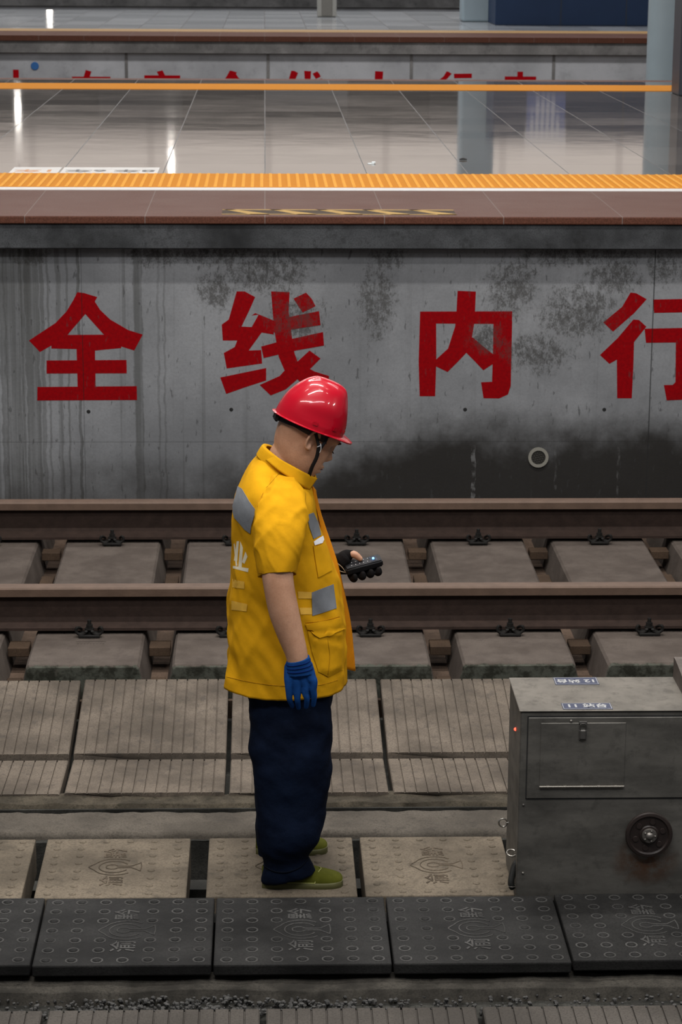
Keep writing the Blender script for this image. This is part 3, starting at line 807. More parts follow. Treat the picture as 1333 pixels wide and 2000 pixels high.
for k in range(6):
    obj('sign_mark', BX(xs-.24+k*.08, xs-.19+k*.08, yc-.045, yc-.04, 2.68, 2.80), M_sign_white, s_)
    if 0 < k < 5: obj('sign_mark', BX(xs-.24+k*.08, xs-.18+k*.08, yc-.045, yc-.04, 2.42, 2.58), M_sign_white, s_)
# sign base post seen at top of picture and pale bollard
yc = 39.5; q = W(639, 40, yc)
e = empty('bin', (q.x, yc, 1.25), 'pale square bin standing on the far platform', 'bin')
obj('bin_body', BX(q.x-.16, q.x+.16, yc, yc+.3, 1.25, 1.75, .02), simple('bin_grey', (.32, .31, .28), .5), e)
obj('bin_door', BX(q.x-.09, q.x+.09, yc-.012, yc, 1.27, 1.66, .005), simple('bin_door', (.16, .15, .13), .5), e)
# lamps under the hall roof (their glints lie on the floor)
M_lamp = NT('lamp_glow'); M_lamp.b.inputs['Emission Color'].default_value = (1, .93, .85, 1); M_lamp.b.inputs['Emission Strength'].default_value = 14
M_lamp = M_lamp.out((.9, .9, .9))
for px, py, yc, w in ((335, 322, 44, 'left part'), (35, 215, 47, 'far left part'), (97, 30, 48, 'upper left part')):
    # height from the mirror image in the floor
    Hm = CAM.z - W(px, py, yc).z; z = 1.25 + (Hm - 1.43); x = W(px, py, yc).x
    if z < 1.5: z = 3.0
    e = empty('hanging_lamp', (x, yc, z), 'small hanging lamp over the far tracks, %s of the hall' % w, 'lamp', 'lamps over the far tracks')
    bm = bmesh.new(); box(bm, x-.055, x+.055, yc-.05, yc+.05, z-.12, z+.12, .03, 2); obj('lamp_glass', bm, M_lamp, e)
    bm = bmesh.new(); box(bm, x-.07, x+.07, yc-.06, yc+.06, z+.12, z+.16, .01); tube(bm, [(x, yc, z+.15, .008), (x, yc, z+1.2, .008)], 8, 1)
    obj('lamp_cap', bm, simple('lamp_cap', (.1, .1, .1), .5), e)

# ------------------------------------------------------------------ steel equipment box
def steel_mat(name, col, rough=.45):
    n = NT(name); p = n.pos(); x, y, z = n.xyz(p)
    a = n.noise(n.mapping(p, (3, 3, 9)), 1.5, 5, .65); b = n.noise(p, 22, 5, .7); f = n.noise(p, 180, 2, .6)
    c = n.mix(n.ss(a, .3, .7), sc(col, .7), sc(col, 1.25))
    c = n.mix(n.ss(b, .5, .68, 0, .45), c, sc(col, .45))
    q = W(1262, 1685, 6.45)
    dx = n.M('MULTIPLY', n.M('SUBTRACT', x, q.x), 9); dz = n.M('MULTIPLY', n.M('SUBTRACT', z, q.z), 12)
    r = n.M('SUBTRACT', 1, n.M('ADD', n.M('MULTIPLY', dx, dx), n.M('MULTIPLY', dz, dz)), clamp=True)
    c = n.mix(n.M('MULTIPLY', n.M('MULTIPLY', r, n.ss(b, .3, .6)), .8), c, (.09, .035, .012))
    n.bump(f, .1, .001)
    return n.out(c, n.M('ADD', n.M('MULTIPLY', b, .25), rough), .55)
M_steel = steel_mat('stained_galvanised_steel', (.135, .127, .112)); M_steel_top = steel_mat('dusty_steel_lid', (.135, .122, .104), .6)
M_dark_steel = simple('dark_latch_steel', (.09, .085, .078), .5, .5)
M_bright = simple('bright_ring_steel', (.30, .28, .25), .3, .8)
BY = 6.46; bx0 = W(1018, 1392, BY).x; bx1 = bx0+.98; btop = zat(1390, BY); bback = 6.765; bbot = -.136
e = empty('equipment_box', ((bx0+bx1)/2, (BY+bback)/2, bbot), 'stained steel trackside equipment box standing on the studded slabs at the right edge', 'box')
obj('box_body', BX(bx0, bx1, BY, bback, bbot, btop-.004, .003), M_steel, e)
obj('lid', BX(bx0-.004, bx1+.004, BY-.004, bback+.004, btop-.004, btop, .0015), M_steel_top, e)
def fx(px, py): return W(px, py, BY)
a = fx(1033, 1401); b = fx(1218, 1559)
# recessed seam round the upper door
bm = bmesh.new(); zt = a.z; zb = fx(1218, 1559).z; x1_ = bx1-.03
for (xa, xb, za, zb_) in ((a.x-.0025, x1_, zt, zt+.004), (a.x-.0025, x1_, zb-.002, zb+.002), (a.x-.003, a.x, zb, zt), (x1_, x1_+.003, zb, zt)):
    box(bm, xa, xb, BY-.0015, BY+.002, za, zb_)
obj('door_seam', bm, simple('seam_black', (.01, .01, .01), .8), e)
dr = obj('door', BX(a.x, x1_, BY-.004, BY+.002, zb+.002, zt, .0015), M_steel, e)
i0 = fx(1057, 1411); i1 = fx(1219, 1531)
obj('hatch', BX(i0.x, i1.x, BY-.0062, BY-.002, fx(1057, 1533).z, i0.z, .0015), M_steel, dr)
h0 = fx(1057, 1535)
bm = bmesh.new(); tube(bm, [(i0.x, BY-.008, h0.z, .0036), (i1.x, BY-.008, h0.z, .0036)], 10, 1, rcap=False)
for k in range(5):
    x = i0.x+(i1.x-i0.x)*(k+.5)/5; tube(bm, [(x-.004, BY-.008, h0.z, .0042), (x+.004, BY-.008, h0.z, .0042)], 10, 1, rcap=False)
obj('hinge', bm, simple('hinge_metal', (.22, .20, .17), .4, .6), dr)
l0 = fx(1139, 1410)
bm = bmesh.new(); box(bm, l0.x-.012, l0.x+.012, BY-.009, BY-.002, l0.z-.004, l0.z+.004, .001)
box(bm, l0.x-.009, l0.x+.009, BY-.016, BY-.003, l0.z-.050, l0.z-.020, .003)
box(bm, l0.x-.0115, l0.x+.0115, BY-.010, BY-.002, l0.z-.054, l0.z-.022, .002)
tube(bm, [(l0.x-.008, BY-.010, l0.z-.02, .0018), (l0.x-.008, BY-.013, l0.z-.003, .0018), (l0.x+.008, BY-.013, l0.z-.003, .0018), (l0.x+.008, BY-.010, l0.z-.02, .0018)], 8, 3)
obj('latch', bm, M_dark_steel, dr)
bm = bmesh.new(); q = fx(1116, 1407)
bmesh.ops.create_uvsphere(bm, u_segments=12, v_segments=8, radius=.0045, matrix=Matrix.Translation((q.x, BY-.004, q.z)))
obj('rivet', bm, M_bright, dr)
for px, py in ((1023, 1572), (1022, 1705)):
    bm = bmesh.new(); q = fx(px, py); bmesh.ops.create_uvsphere(bm, u_segments=12, v_segments=8, radius=.004, matrix=Matrix.Translation((q.x, BY, q.z)))
    obj('rivet', bm, M_dark_steel if py < 1600 else M_bright, e)
# hood on the right
hq = W(1317, 1283, bback); hx = hq.x
bm = bmesh.new(); P = [(bback, btop), (bback, hq.z), (bback-.03, hq.z), (BY+.02, hq.z-.03), (BY, btop)]
prism_x(P, hx, hx+.32, bm); obj('hood', bm, steel_mat('hood_steel', (.12, .10, .085), .5), e)
# round wheel disc with hub
M_boss = simple('wheel_boss_rubber', (.018, .011, .009), .5)
q = fx(1267, 1627)
def yring(bm, cx, cz, prof, seg=48):
    RP = [[Vector((cx+r*math.cos(2*PI*k/seg), y, cz+r*math.sin(2*PI*k/seg))) for k in range(seg)] for r, y in prof]
    skinrings(bm, RP, True, True)
bm = bmesh.new(); yring(bm, q.x, q.z, [(.066, BY), (.069, BY-.006), (.0705, BY-.014), (.068, BY-.019), (.060, BY-.020), (.056, BY-.015), (.030, BY-.014), (.027, BY-.018), (.02, BY-.018)])
wh = obj('wheel', bm, simple('black_brown_rubber', (.018, .011, .009), .5, 0, .5, 30), e, smooth=True, ang=35)
for k in range(6):
    bm = bmesh.new(); a_ = k*PI/3+.3; r = bmesh.ops.create_cone(bm, cap_ends=True, segments=16, radius1=.009, radius2=.008, depth=.004, matrix=Matrix.Translation((q.x+.042*math.cos(a_), BY-.016, q.z+.042*math.sin(a_))) @ Matrix.Rotation(PI/2, 4, 'X'))
    obj('wheel_boss', bm, M_boss, wh)
bm = bmesh.new(); yring(bm, q.x, q.z, [(.022, BY-.016), (.023, BY-.022), (.021, BY-.026), (.012, BY-.027), (.008, BY-.032), (.004, BY-.034)], 32)
for k in range(5):
    a_ = k*2*PI/5; bmesh.ops.create_uvsphere(bm, u_segments=10, v_segments=6, radius=.0035, matrix=Matrix.Translation((q.x+.0165*math.cos(a_), BY-.027, q.z+.0165*math.sin(a_))))
obj('hub', bm, simple('hub_metal', (.17, .155, .14), .4, .7), wh, smooth=True, ang=40)
# lettered labels on the lid
def lid_label(x0, x1, y0, y1, txt, flip):
    ll = obj('label_plate', BX(x0, x1, y0, y1, btop-.0005, btop+.0012), simple('label_blue' + ('_b' if flip else ''), (.05, .056, .088), .6, spec=.1), e)
    bm = bmesh.new()
    for xa, xb, ya, yb in ((x0+.002, x1-.002, y1-.004, y1-.0025), (x0+.002, x1-.002, y0+.0025, y0+.004), (x0+.002, x0+.0035, y0+.003, y1-.003), (x1-.0035, x1-.002, y0+.003, y1-.003)):
        box(bm, xa, xb, ya, yb, btop+.001, btop+.0016)
    mt = Matrix.Translation(((x0+x1)/2, (y0+y1)/2, btop+.0014)) @ Matrix.Rotation(PI if flip else 0, 4, 'Z')
    merge(bm, text_bm(txt, .036, mt, .0004, .0012, 1.05))
    obj('label_lettering', bm, simple('label_white' + ('_b' if flip else ''), (.30, .30, .30), .6), ll)
a = Wz(1101, 1386, btop); b = Wz(1193, 1374, btop)
lid_label(a.x, b.x, a.y, a.y+.056, '11 站台', False)
a = Wz(1086, 1338, btop); b = Wz(1172, 1338, btop)
lid_label(a.x, b.x, a.y, bback, '12 站台', True)
# red lamp on the side, eye rings and hose
q = W(1010, 1437, 6.55); bm = bmesh.new()
bmesh.ops.create_uvsphere(bm, u_segments=12, v_segments=8, radius=.005, matrix=Matrix.Translation((bx0-.001, 6.58, q.z+.01)))
nt = NT('red_lamp'); nt.b.inputs['Emission Color'].default_value = (1, .06, .03, 1); nt.b.inputs['Emission Strength'].default_value = 4
obj('indicator_lamp', bm, nt.out((.6, .03, .02)), e)
def eye(px, py, y, lay):
    q = W(px, py, y); bm = bmesh.new()
    if lay: pts = [(q.x+.014*math.cos(a_*PI/6), q.y+.016*math.sin(a_*PI/6), q.z+.004*math.sin(a_*PI/6), .0028) for a_ in range(13)]
    else: pts = [(q.x+.013*math.cos(a_*PI/6), q.y, q.z+.013*math.sin(a_*PI/6), .0028) for a_ in range(13)]
    tube(bm, pts, 10, 2, rcap=False); tube(bm, [(q.x+.012, q.y, q.z, .004), (bx0+.004, q.y, q.z, .004)], 10, 1)
    obj('eye_ring', bm, M_bright, e)
eye(983, 1607, 6.72, False); eye(1000, 1666, 6.52, True)
bm = bmesh.new(); q1 = W(1011, 1690, 6.50); q2 = W(999, 1720, 6.49); q3 = W(1001, 1742, 6.48)
tube(bm, [(bx0+.012, 6.50, q1.z+.015, .010), (q1.x-.008, 6.50, q1.z-.002, .010), (q2.x, 6.49, q2.z, .010), (q3.x, 6.49, q3.z+.012, .010)], 14, 5)
obj('hose', bm, simple('black_hose', (.02, .02, .018), .5, 0, .4, 200, .3), e)
bm = bmesh.new(); pts = [(q3.x+.0115*math.cos(a_*PI/6), 6.49+.0115*math.sin(a_*PI/6), q3.z+.016, .0014) for a_ in range(13)]
tube(bm, pts, 8, 1, rcap=False); obj('hose_clamp', bm, M_bright, e)

# ------------------------------------------------------------------ the man
def fabric(name, col, col2=None, rough=.85, wr=.25, sheen=.0, scale=700):
    n = NT(name); p = n.pos()
    w = n.noise(p, 9, 4, .6); f = n.noise(p, scale, 2, .6)
    c = n.mix(n.ss(w, .3, .7), sc(col, .86), col2 or sc(col, 1.08))
    c = n.mix(n.ss(f, .3, .8, 0, .25), c, sc(col, .6))
    n.bump(n.M('ADD', n.M('MULTIPLY', n.noise(p, 26, 3, .6), .9), n.M('MULTIPLY', f, .12)), wr, .006)
    n.b.inputs['Sheen Weight'].default_value = sheen
    return n.out(c, rough, spec=.06)
M_jacket = fabric('yellow_work_cloth', (.66, .325, .008))
M_jacket_shade = fabric('shaded_yellow_cloth', (.72, .25, .006))  # jacket cloth again, with the inner side's shade put in as orange
M_grey = fabric('grey_reflective_patch', (.20, .21, .225), wr=.3, rough=.6)
M_white = fabric('white_print', (.78, .70, .52), wr=.1)
M_faded = fabric('faded_tape_cloth', (.80, .46, .07), wr=.2)
M_paperw = simple('folded_white_paper', (.8, .8, .82), .6)
M_trousers = fabric('navy_trousers', (.0035, .006, .015), (.006, .011, .027), wr=.6)
M_shoe = fabric('olive_green_canvas', (.062, .066, .007), (.085, .088, .012), wr=.4)
M_sole = simple('olive_rubber', (.075, .072, .02), .7)
M_blue = fabric('blue_knit_glove', (.009, .055, .21), (.014, .075, .27), wr=.5)
M_blackglove = fabric('black_knit_glove', (.010, .009, .009), wr=.5)
M_black = simple('black_webbing', (.008, .008, .009), .7, spec=.2)
M_seam = fabric('yellow_seam_thread', (.42, .20, .008))
def skin_mat():
    n = NT('skin'); p = n.pos()
    a = n.noise(p, 14, 4); f = n.noise(p, 220, 3, .7)
    c = n.mix(n.ss(a, .3, .7), (.43, .225, .135), (.54, .305, .195))
    c = n.mix(n.ss(f, .4, .8, 0, .3), c, (.22, .09, .05))
    n.bump(f, .25, .0015)
    n.b.inputs['Subsurface Weight'].default_value = .08; n.b.inputs['Subsurface Radius'].default_value = (.01, .004, .002)
    return n.out(c, .5, spec=.4)
M_skin = skin_mat()
D0 = 6.74
foot = Wz(566, 1725, -.14)
man = empty('person', (foot.x, 6.74, -.14), 'man in red helmet, yellow work jacket and navy trousers looking down at a black device', 'person')

# --- head frame
HC = W(591, 860, D0); phi = math.radians(30); psi = math.radians(10)
hf = Vector((math.cos(phi)*math.cos(psi), math.cos(phi)*math.sin(psi), -math.sin(phi)))
hu = Vector((math.sin(phi)*math.cos(psi), math.sin(phi)*math.sin(psi), math.cos(phi)))
hl = Vector((-math.sin(psi), math.cos(psi), 0))
HM = Matrix((hf, hl, hu)).transposed().to_4x4(); HM.translation = HC
def H(x, y, z): return HM @ Vector((x, y, z))
SL = [(-.118, .035, .002, .020), (-.110, .060, -.022, .035), (-.095, .077, -.035, .048), (-.075, .083, -.055, .058), (-.055, .087, -.066, .065), (-.03, .089, -.078, .070),
      (0, .087, -.086, .073), (.025, .090, -.090, .076), (.05, .096, -.092, .078), (.075, .092, -.088, .074), (.095, .076, -.072, .062), (.11, .045, -.045, .042), (.117, .012, -.02, .015)]
def g(x, s): return math.exp(-(x/s)**2)
def head_rings(scale=1.0, seg=96, sub=8, feats=True):
    RP = []
    for z, xf, xb, hw in catmull(SL, sub):
        ring = []; xc = (xf+xb)/2 - .004
        for k in range(seg):
            a = 2*PI*k/seg; ca, sa = math.cos(a), math.sin(a)
            ex = 2.35 if ca > 0 else 2.1
            cx = math.copysign(abs(ca)**(2/ex), ca); sx = math.copysign(abs(sa)**(2/ex), sa)
            x = xc + (cx*(xf-xc) if ca > 0 else cx*(xc-xb)); y = sx*hw
            if feats and ca > 0.2:
                d = 0
                nz = .0200*g(z+.009, .012) + .011*g(z-.012, .017) + .005*g(z-.03, .012)
                d += nz*g(y, .0125 if z > -.002 else .0145)
                d += .006*g(z+.015, .008)*(g(y-.014, .007)+g(y+.014, .007))
                d -= .006*g(z+.029, .006)*g(y, .03)
                d += .012*g(z+.041, .0065)*g(y, .026) + .011*g(z+.058, .0065)*g(y, .023) - .006*g(z+.049, .003)*g(y, .027) - .004*g(z+.071, .007)*g(y, .03)
                d += .006*g(z+.092, .012)*g(y, .026)
                for s in (-1, 1):
                    d -= .0125*g(z-.026, .012)*g(y-s*.031, .017)
                    d += .0065*g(z-.020, .008)*g(y-s*.031, .013)
                    d += .004*g(z+.004, .018)*g(y-s*.046, .016)
                d += .0075*g(z-.046, .009)*g(y, .055)
                x += d
            ring.append(H(x*scale, y*scale, z*scale))
        RP.append(ring)
    return RP
body = bmesh.new()
skinrings(body, head_rings())
# ears
for s in (-1, 1):
    y0 = s*.074
    r = bmesh.ops.create_uvsphere(body, u_segments=20, v_segments=12, radius=1)
    Me = HM @ Matrix.Translation((.002, y0+s*.003, .020)) @ Matrix.Rotation(math.radians(-s*14), 4, 'Z') @ Matrix.Rotation(math.radians(6), 4, 'Y') @ Matrix.Diagonal((.014, .004, .026, 1))
    bmesh.ops.transform(body, matrix=Me, verts=r['verts'])
    pts = []
    for k in range(11):
        a = math.radians(-95 + k*27); 
        lx = .004 + (-.0165 if True else 0)*math.cos(a-0)*1.0; lz = .010+.029*math.sin(a)
        pts.append((*H(.004-.0165*math.cos(a)+.05*.03*math.sin(a), y0+s*(.012+.004*math.cos(a)), .022+.030*math.sin(a) if k else -.006), .0040))
    tube(body, pts[:10], 10, 3)
    tube(body, [(*H(.006, y0+s*.007, -.006), .0065), (*H(.006, y0+s*.008, .002), .0055)], 10, 2)
# neck
tube(body, [(*W(588, 862, D0), .050), (*W(572, 880, D0), .0575), (*W(562, 900, D0), .060), (*W(558, 925, D0), .056)], 40, 5)
# throat to jaw
tube(body, [(*W(596, 890, D0), .030), (*W(590, 918, D0), .034), (*W(580, 940, D0), .030)], 24, 4)
# torso, hips and legs hidden in the clothes
def T(rows, seg=24, sub=4): tube(body, [(*W(px, py, D), r) for px, py, D, r in rows], seg, sub)
for d in (-.05, .05):
    T([(552, 1005, D0+d, .070), (545, 1050, D0+d, .098), (555, 1120, D0+d, .115), (562, 1220, D0+d, .118), (568, 1320, D0+d*1.2, .105)])
T([(552, 985, D0-.12, .035), (556, 965, D0, .055), (552, 985, D0+.12, .035)])
T([(567, 1330, 6.665, .095), (567, 1420, 6.64, .078), (565, 1520, 6.62, .062), (560, 1600, 6.61, .052), (553, 1690, 6.61, .034), (552, 1706, 6.61, .030)])
T([(567, 1330, 6.815, .095), (566, 1420, 6.84, .078), (560, 1510, 6.86, .062), (550, 1580, 6.87, .050), (533, 1645, 6.87, .040), (530, 1652, 6.87, .036)])
T([(540, 1716, 6.62, .020), (580, 1722, 6.62, .020), (640, 1733, 6.62, .014)]); T([(520, 1650, 6.885, .019), (555, 1656, 6.885, .019), (610, 1660, 6.885, .014)])
# near arm
T([(552, 1000, 6.58, .040), (545, 1045, 6.515, .053), (542, 1110, 6.475, .046), (546, 1150, 6.462, .044), (555, 1195, 6.455, .0435), (568, 1240, 6.45, .038), (579, 1275, 6.445, .0325), (583, 1300, 6.445, .030)], 32, 5)
# far arm
T([(552, 1000, 6.90, .040), (548, 1045, 6.97, .052), (556, 1120, 6.99, .046), (585, 1135, 6.97, .043), (620, 1118, 6.92, .038), (645, 1102, 6.88, .031)], 28, 5)

# --- right hand hanging, inside the blue glove
def glove_chains(bm, k):
    tips = [((565.5, 1349), (566, 1366), (571.5, 1379), .0078), ((581, 1352), (581.5, 1368), (583.5, 1382), .0082), ((597, 1349), (600, 1365), (598.5, 1380), .0082), ((612, 1342), (614, 1360), (612, 1377), .0080)]
    wr = [(569, 1302), (578, 1303), (588, 1302), (598, 1299)]
    for i, ((kx, ky), (mx, my), (tx, ty), r) in enumerate(tips):
        w = wr[i]
        tube(bm, [(*W(w[0], w[1], 6.447), .020*k), (*W((w[0]+kx)/2, (w[1]+ky)/2, 6.440), .0185*k), (*W(kx, ky-10, 6.436), .0135*k), (*W(kx, ky+4, 6.436), .0108*k), (*W(mx, my, 6.440), (r+.0008)*k), (*W(tx, ty, 6.456), r*k*.9)], 16, 4)
    tube(bm, [(*W(596, 1304, 6.46), .018*k), (*W(608, 1322, 6.475), .0145*k), (*W(612, 1342, 6.490), .012*k), (*W(607, 1358, 6.500), .0105*k)], 14, 4)
glove_chains(body, .8)
# --- device frame and left hand
dc = W(709.5, 1103, 6.80)
da = Vector((math.cos(math.radians(11))*math.cos(math.radians(12)), math.sin(math.radians(11))*math.cos(math.radians(12)), math.sin(math.radians(12)))).normalized()
dn = Vector((0, -.26, 1)); dn = (dn - da*dn.dot(da)).normalized(); ds = dn.cross(da)   # ds points away from the camera side
if ds.y < 0: ds = -ds
def DV(a, s, n): return dc + da*a + ds*s + dn*n
def left_hand(bm, k, tip):
    wr = W(646, 1100, 6.88)
    for i, a in enumerate((-.040, -.014, .012, .036)):
        base = DV(a*.8-.004, .030, -.026)
        r = .0125 if i else .011
        tube(bm, [(*wr, .024*k), (*((wr+base)/2+Vector((0, 0, -.004))), .020*k), (*base, .0145*k), (*DV(a, .004, -.027), .0122*k), (*DV(a+.001, -.018, -.028), .0115*k), (*DV(a+.003, -.027, -.022), r*.88*k), (*DV(a+.004, -.028, -.014), r*.72*k)], 16, 4)
    pts = [(*(wr+Vector((0, 0, .004))), .026*k), (*DV(-.062, .028, .014), .026*k), (*DV(-.040, .030, .026), .021*k), (*DV(-.026, .026, .031), .0135*k)]
    if tip: pts = [(*DV(-.05, .028, .02), .014), (*DV(-.030, .026, .031), .0115), (*DV(-.016, .018, .030), .0112), (*DV(-.004, .008, .018), .0085)]
    tube(bm, pts, 18, 4)
left_hand(body, .8, True); left_hand(body, .8, False)
bo = obj('body', body, M_skin, man)
bake(bo, [('REMESH', dict(mode='VOXEL', voxel_size=.0027, use_smooth_shade=True)), ('SMOOTH', dict(factor=.5, iterations=2))])
bm = bmesh.new(); glove_chains(bm, 1.0)
# knitted cuff
R1 = loft_px([(560, 1291, 605, 1281, 6.445, .033), (559, 1303, 609, 1296, 6.445, .033), (560, 1318, 614, 1313, 6.443, .030)], 32, 4)
skinrings(bm, R1)
gl = obj('glove', bm, M_blue, man); gl['label'] = 'blue knitted glove'
bake(gl, [('REMESH', dict(mode='VOXEL', voxel_size=.0016, use_smooth_shade=True)), ('SMOOTH', dict(factor=.5, iterations=2))])
bm = bmesh.new()
for i in range(3):
    rr_ = loft_px([(560-.6, 1297+i*6.5, 606.5+i*2.6, 1288+i*7.5, 6.445, .0338), (560-.6, 1298+i*6.5, 607+i*2.6, 1289+i*7.5, 6.445, .0338)], 40, 1)
    pts = [(*p, .0016) for p in rr_[0]]; pts.append(pts[0]); tube(bm, pts, 6, 1, rcap=False)
obj('cuff_rib', bm, fabric('dark_blue_knit', (.004, .018, .11)), gl)
bm = bmesh.new(); left_hand(bm, 1.0, False)
gl2 = obj('glove', bm, M_blackglove, man); gl2['label'] = 'black glove leaving the thumb tip bare'
bake(gl2, [('REMESH', dict(mode='VOXEL', voxel_size=.0018, use_smooth_shade=True)), ('SMOOTH', dict(factor=.5, iterations=2))])

# --- hair, brows, lashes
bm = bmesh.new()
hs = [q for q in catmull(SL, 6) if q[0] > .028]
RP = []
for z, xf, xb, hw in hs:
    xc = (xf+xb)/2-.004; lim = xf-.030*(1-min(1, (z-.028)/.06)) + .001
    ring = []
    for k in range(64):
        a = 2*PI*k/64; ca, sa = math.cos(a), math.sin(a)
        cx = math.copysign(abs(ca)**(.9), ca); sx = math.copysign(abs(sa)**(.9), sa)
        ring.append(H(min(lim, xc+(cx*(xf-xc) if ca > 0 else cx*(xc-xb-.0018))), sx*(hw+.0016), z))
    RP.append(ring)
skinrings(bm, RP)
M_hair = simple('short_black_hair', (.035, .026, .022), .8, 0, .4, 300, .4)
obj('hair', bm, M_hair, man, smooth=True, ang=50)
for s in (-1, 1):
    bm = bmesh.new(); tube(bm, [(*H(.100, s*.014, .043), .0022), (*H(.099, s*.030, .047), .0028), (*H(.088, s*.048, .043), .0016)], 8, 4)
    obj('eyebrow', bm, M_hair, man, smooth=True)
    bm = bmesh.new(); tube(bm, [(*H(.092, s*.020, .015), .0010), (*H(.0945, s*.030, .0125), .0015), (*H(.086, s*.043, .015), .0010)], 8, 4)
    obj('eyelash', bm, M_hair, man, smooth=True)
# lips
bm = bmesh.new(); tube(bm, [(*H(.088, -.020, -.049), .0012), (*H(.0955, -.008, -.0485), .0016), (*H(.0965, .0, -.0485), .0018), (*H(.0955, .008, -.0485), .0016), (*H(.088, .020, -.049), .0012)], 8, 4)
obj('mouth_line', bm, simple('lip_shade', (.13, .04, .03), .6), man)

# --- helmet
M_helmet = NT('glossy_red_plastic'); M_helmet.b.inputs['Coat Weight'].default_value = .55; M_helmet.b.inputs['Coat Roughness'].default_value = .04
M_helmet = M_helmet.out((.40, .001, .012), .3, spec=.2)
hc = W(611, 823, D0); ht = math.radians(22); hy = math.radians(8)
ma = Vector((math.cos(ht)*math.cos(hy), math.cos(ht)*math.sin(hy), -math.sin(ht)))
mu = Vector((math.sin(ht)*math.cos(hy), math.sin(ht)*math.sin(hy), math.cos(ht))); ml = Vector((-math.sin(hy), math.cos(hy), 0))
MM = Matrix((ma, ml, mu)).transposed().to_4x4(); MM.translation = hc
def HH(x, y, z): return MM @ Vector((x, y, z))
HS = [(-.008, .100, -.115, .100), (.02, .0985, -.112, .098), (.05, .090, -.104, .092), (.072, .082, -.092, .083), (.092, .073, -.078, .070), (.108, .065, -.064, .056), (.119, .055, -.050, .040), (.126, .036, -.036, .024), (.1285, .014, -.018, .008)]
seg = 96
def helm_ring(z, xf, xb, hw, add=0, lift=None):
    ring = []
    for k in range(seg):
        a = 2*PI*k/seg; ca, sa = math.cos(a), math.sin(a)
        x = (xf+add if ca > 0 else -(xb-add))*ca; y = (hw+add)*sa
        # central ridge running front to back
        zz = z
        if z > .03:
            rg = math.exp(-(y/.017)**4)*.0065*min(1, (z-.03)/.05)
            zz += rg*.8
        # recessed side panels
        if .012 < z < .075: y -= math.copysign(.0025*math.exp(-((z-.03)/.02)**2)*max(0, math.cos((a % PI-PI/2)*2.2)) if abs((a % PI)-PI/2) < .7 else 0, sa)
        ring.append(HH(x, y, zz))
    return ring
RP = [helm_ring(*d) for d in catmull(HS, 8)]
# brim: flares outwards, long peak in front
def brim_ring(add, dz):
    ring = []
    for k in range(seg):
        a = 2*PI*k/seg; ca, sa = math.cos(a), math.sin(a)
        pk = max(0, ca)**3
        ad = add*(1 + 2.1*pk)
        x = (.106+ad if ca > 0 else .115+ad)*ca; y = (.100+ad*(1-.2*pk))*sa
        ring.append(HH(x, y, -.008-dz*(1+2.8*pk)))
    return ring
brim = [brim_ring(.0085, .0040), brim_ring(.0090, .0025), brim_ring(.0060, .0012), brim_ring(.002, .0000)]
inner = [helm_ring(z, xf-.004, xb+.004, hw-.004) for z, xf, xb, hw in reversed(catmull(HS[:5], 4))]
under = [brim_ring(-.0035, .0005), brim_ring(.004, .0030)]
bm = bmesh.new(); skinrings(bm, inner + under + brim + RP, True, True)
he = obj('helmet', bm, M_helmet, man, smooth=True, ang=60)
# raised rim band and lamp slots on the shell
for (x, yy, z, w_) in ((.052, -.087, .012, .012), (.086, -.060, .010, .010), (-.012, -.1, .010, .012)):
    bm = bmesh.new()
    r = bmesh.ops.create_cube(bm, size=1); bmesh.ops.transform(bm, matrix=MM @ Matrix.Translation((x, yy, z)) @ Matrix.Rotation(math.atan2(yy/.1, x/.1)+0, 4, 'Z') @ Matrix.Diagonal((.0022, w_*1.3, .012, 1)), verts=r['verts'])
    bmesh.ops.bevel(bm, geom=list({e_ for v in r['verts'] for e_ in v.link_edges}), offset=.0012, segments=2, affect='EDGES')
    obj('accessory_slot', bm, M_helmet, he, smooth=True, ang=40)
# suspension band under the shell
bm = bmesh.new()
def band(z0, z1, k0, rr0=.0):
    RP = []
    for z, o_ in ((z0, 0), (z1, 0), (z1, -.003), (z0, -.003)):
        ring = []
        for k in range(64):
            a = 2*PI*k/64; ca, sa = math.cos(a), math.sin(a)
            x = ((.092 if ca > 0 else .104)+o_)*ca; y = (.086+o_)*sa
            ring.append(HH(x, y, z - .014*max(0, -ca)))
        RP.append(ring)
    V = skinrings(bm, RP, False, False)
    for k in range(64): bm.faces.new((V[3][k], V[3][(k+1) % 64], V[0][(k+1) % 64], V[0][k]))
band(-.016, .010, 0)
box_ = bmesh.ops.create_cube(bm, size=1); bmesh.ops.transform(bm, matrix=MM @ Matrix.Translation((-.106, 0, -.022)) @ Matrix.Diagonal((.014, .05, .026, 1)), verts=box_['verts'])
bmesh.ops.bevel(bm, geom=list({e_ for v in box_['verts'] for e_ in v.link_edges}), offset=.004, segments=2, affect='EDGES')
obj('suspension_band', bm, M_black, he, smooth=True, ang=45)
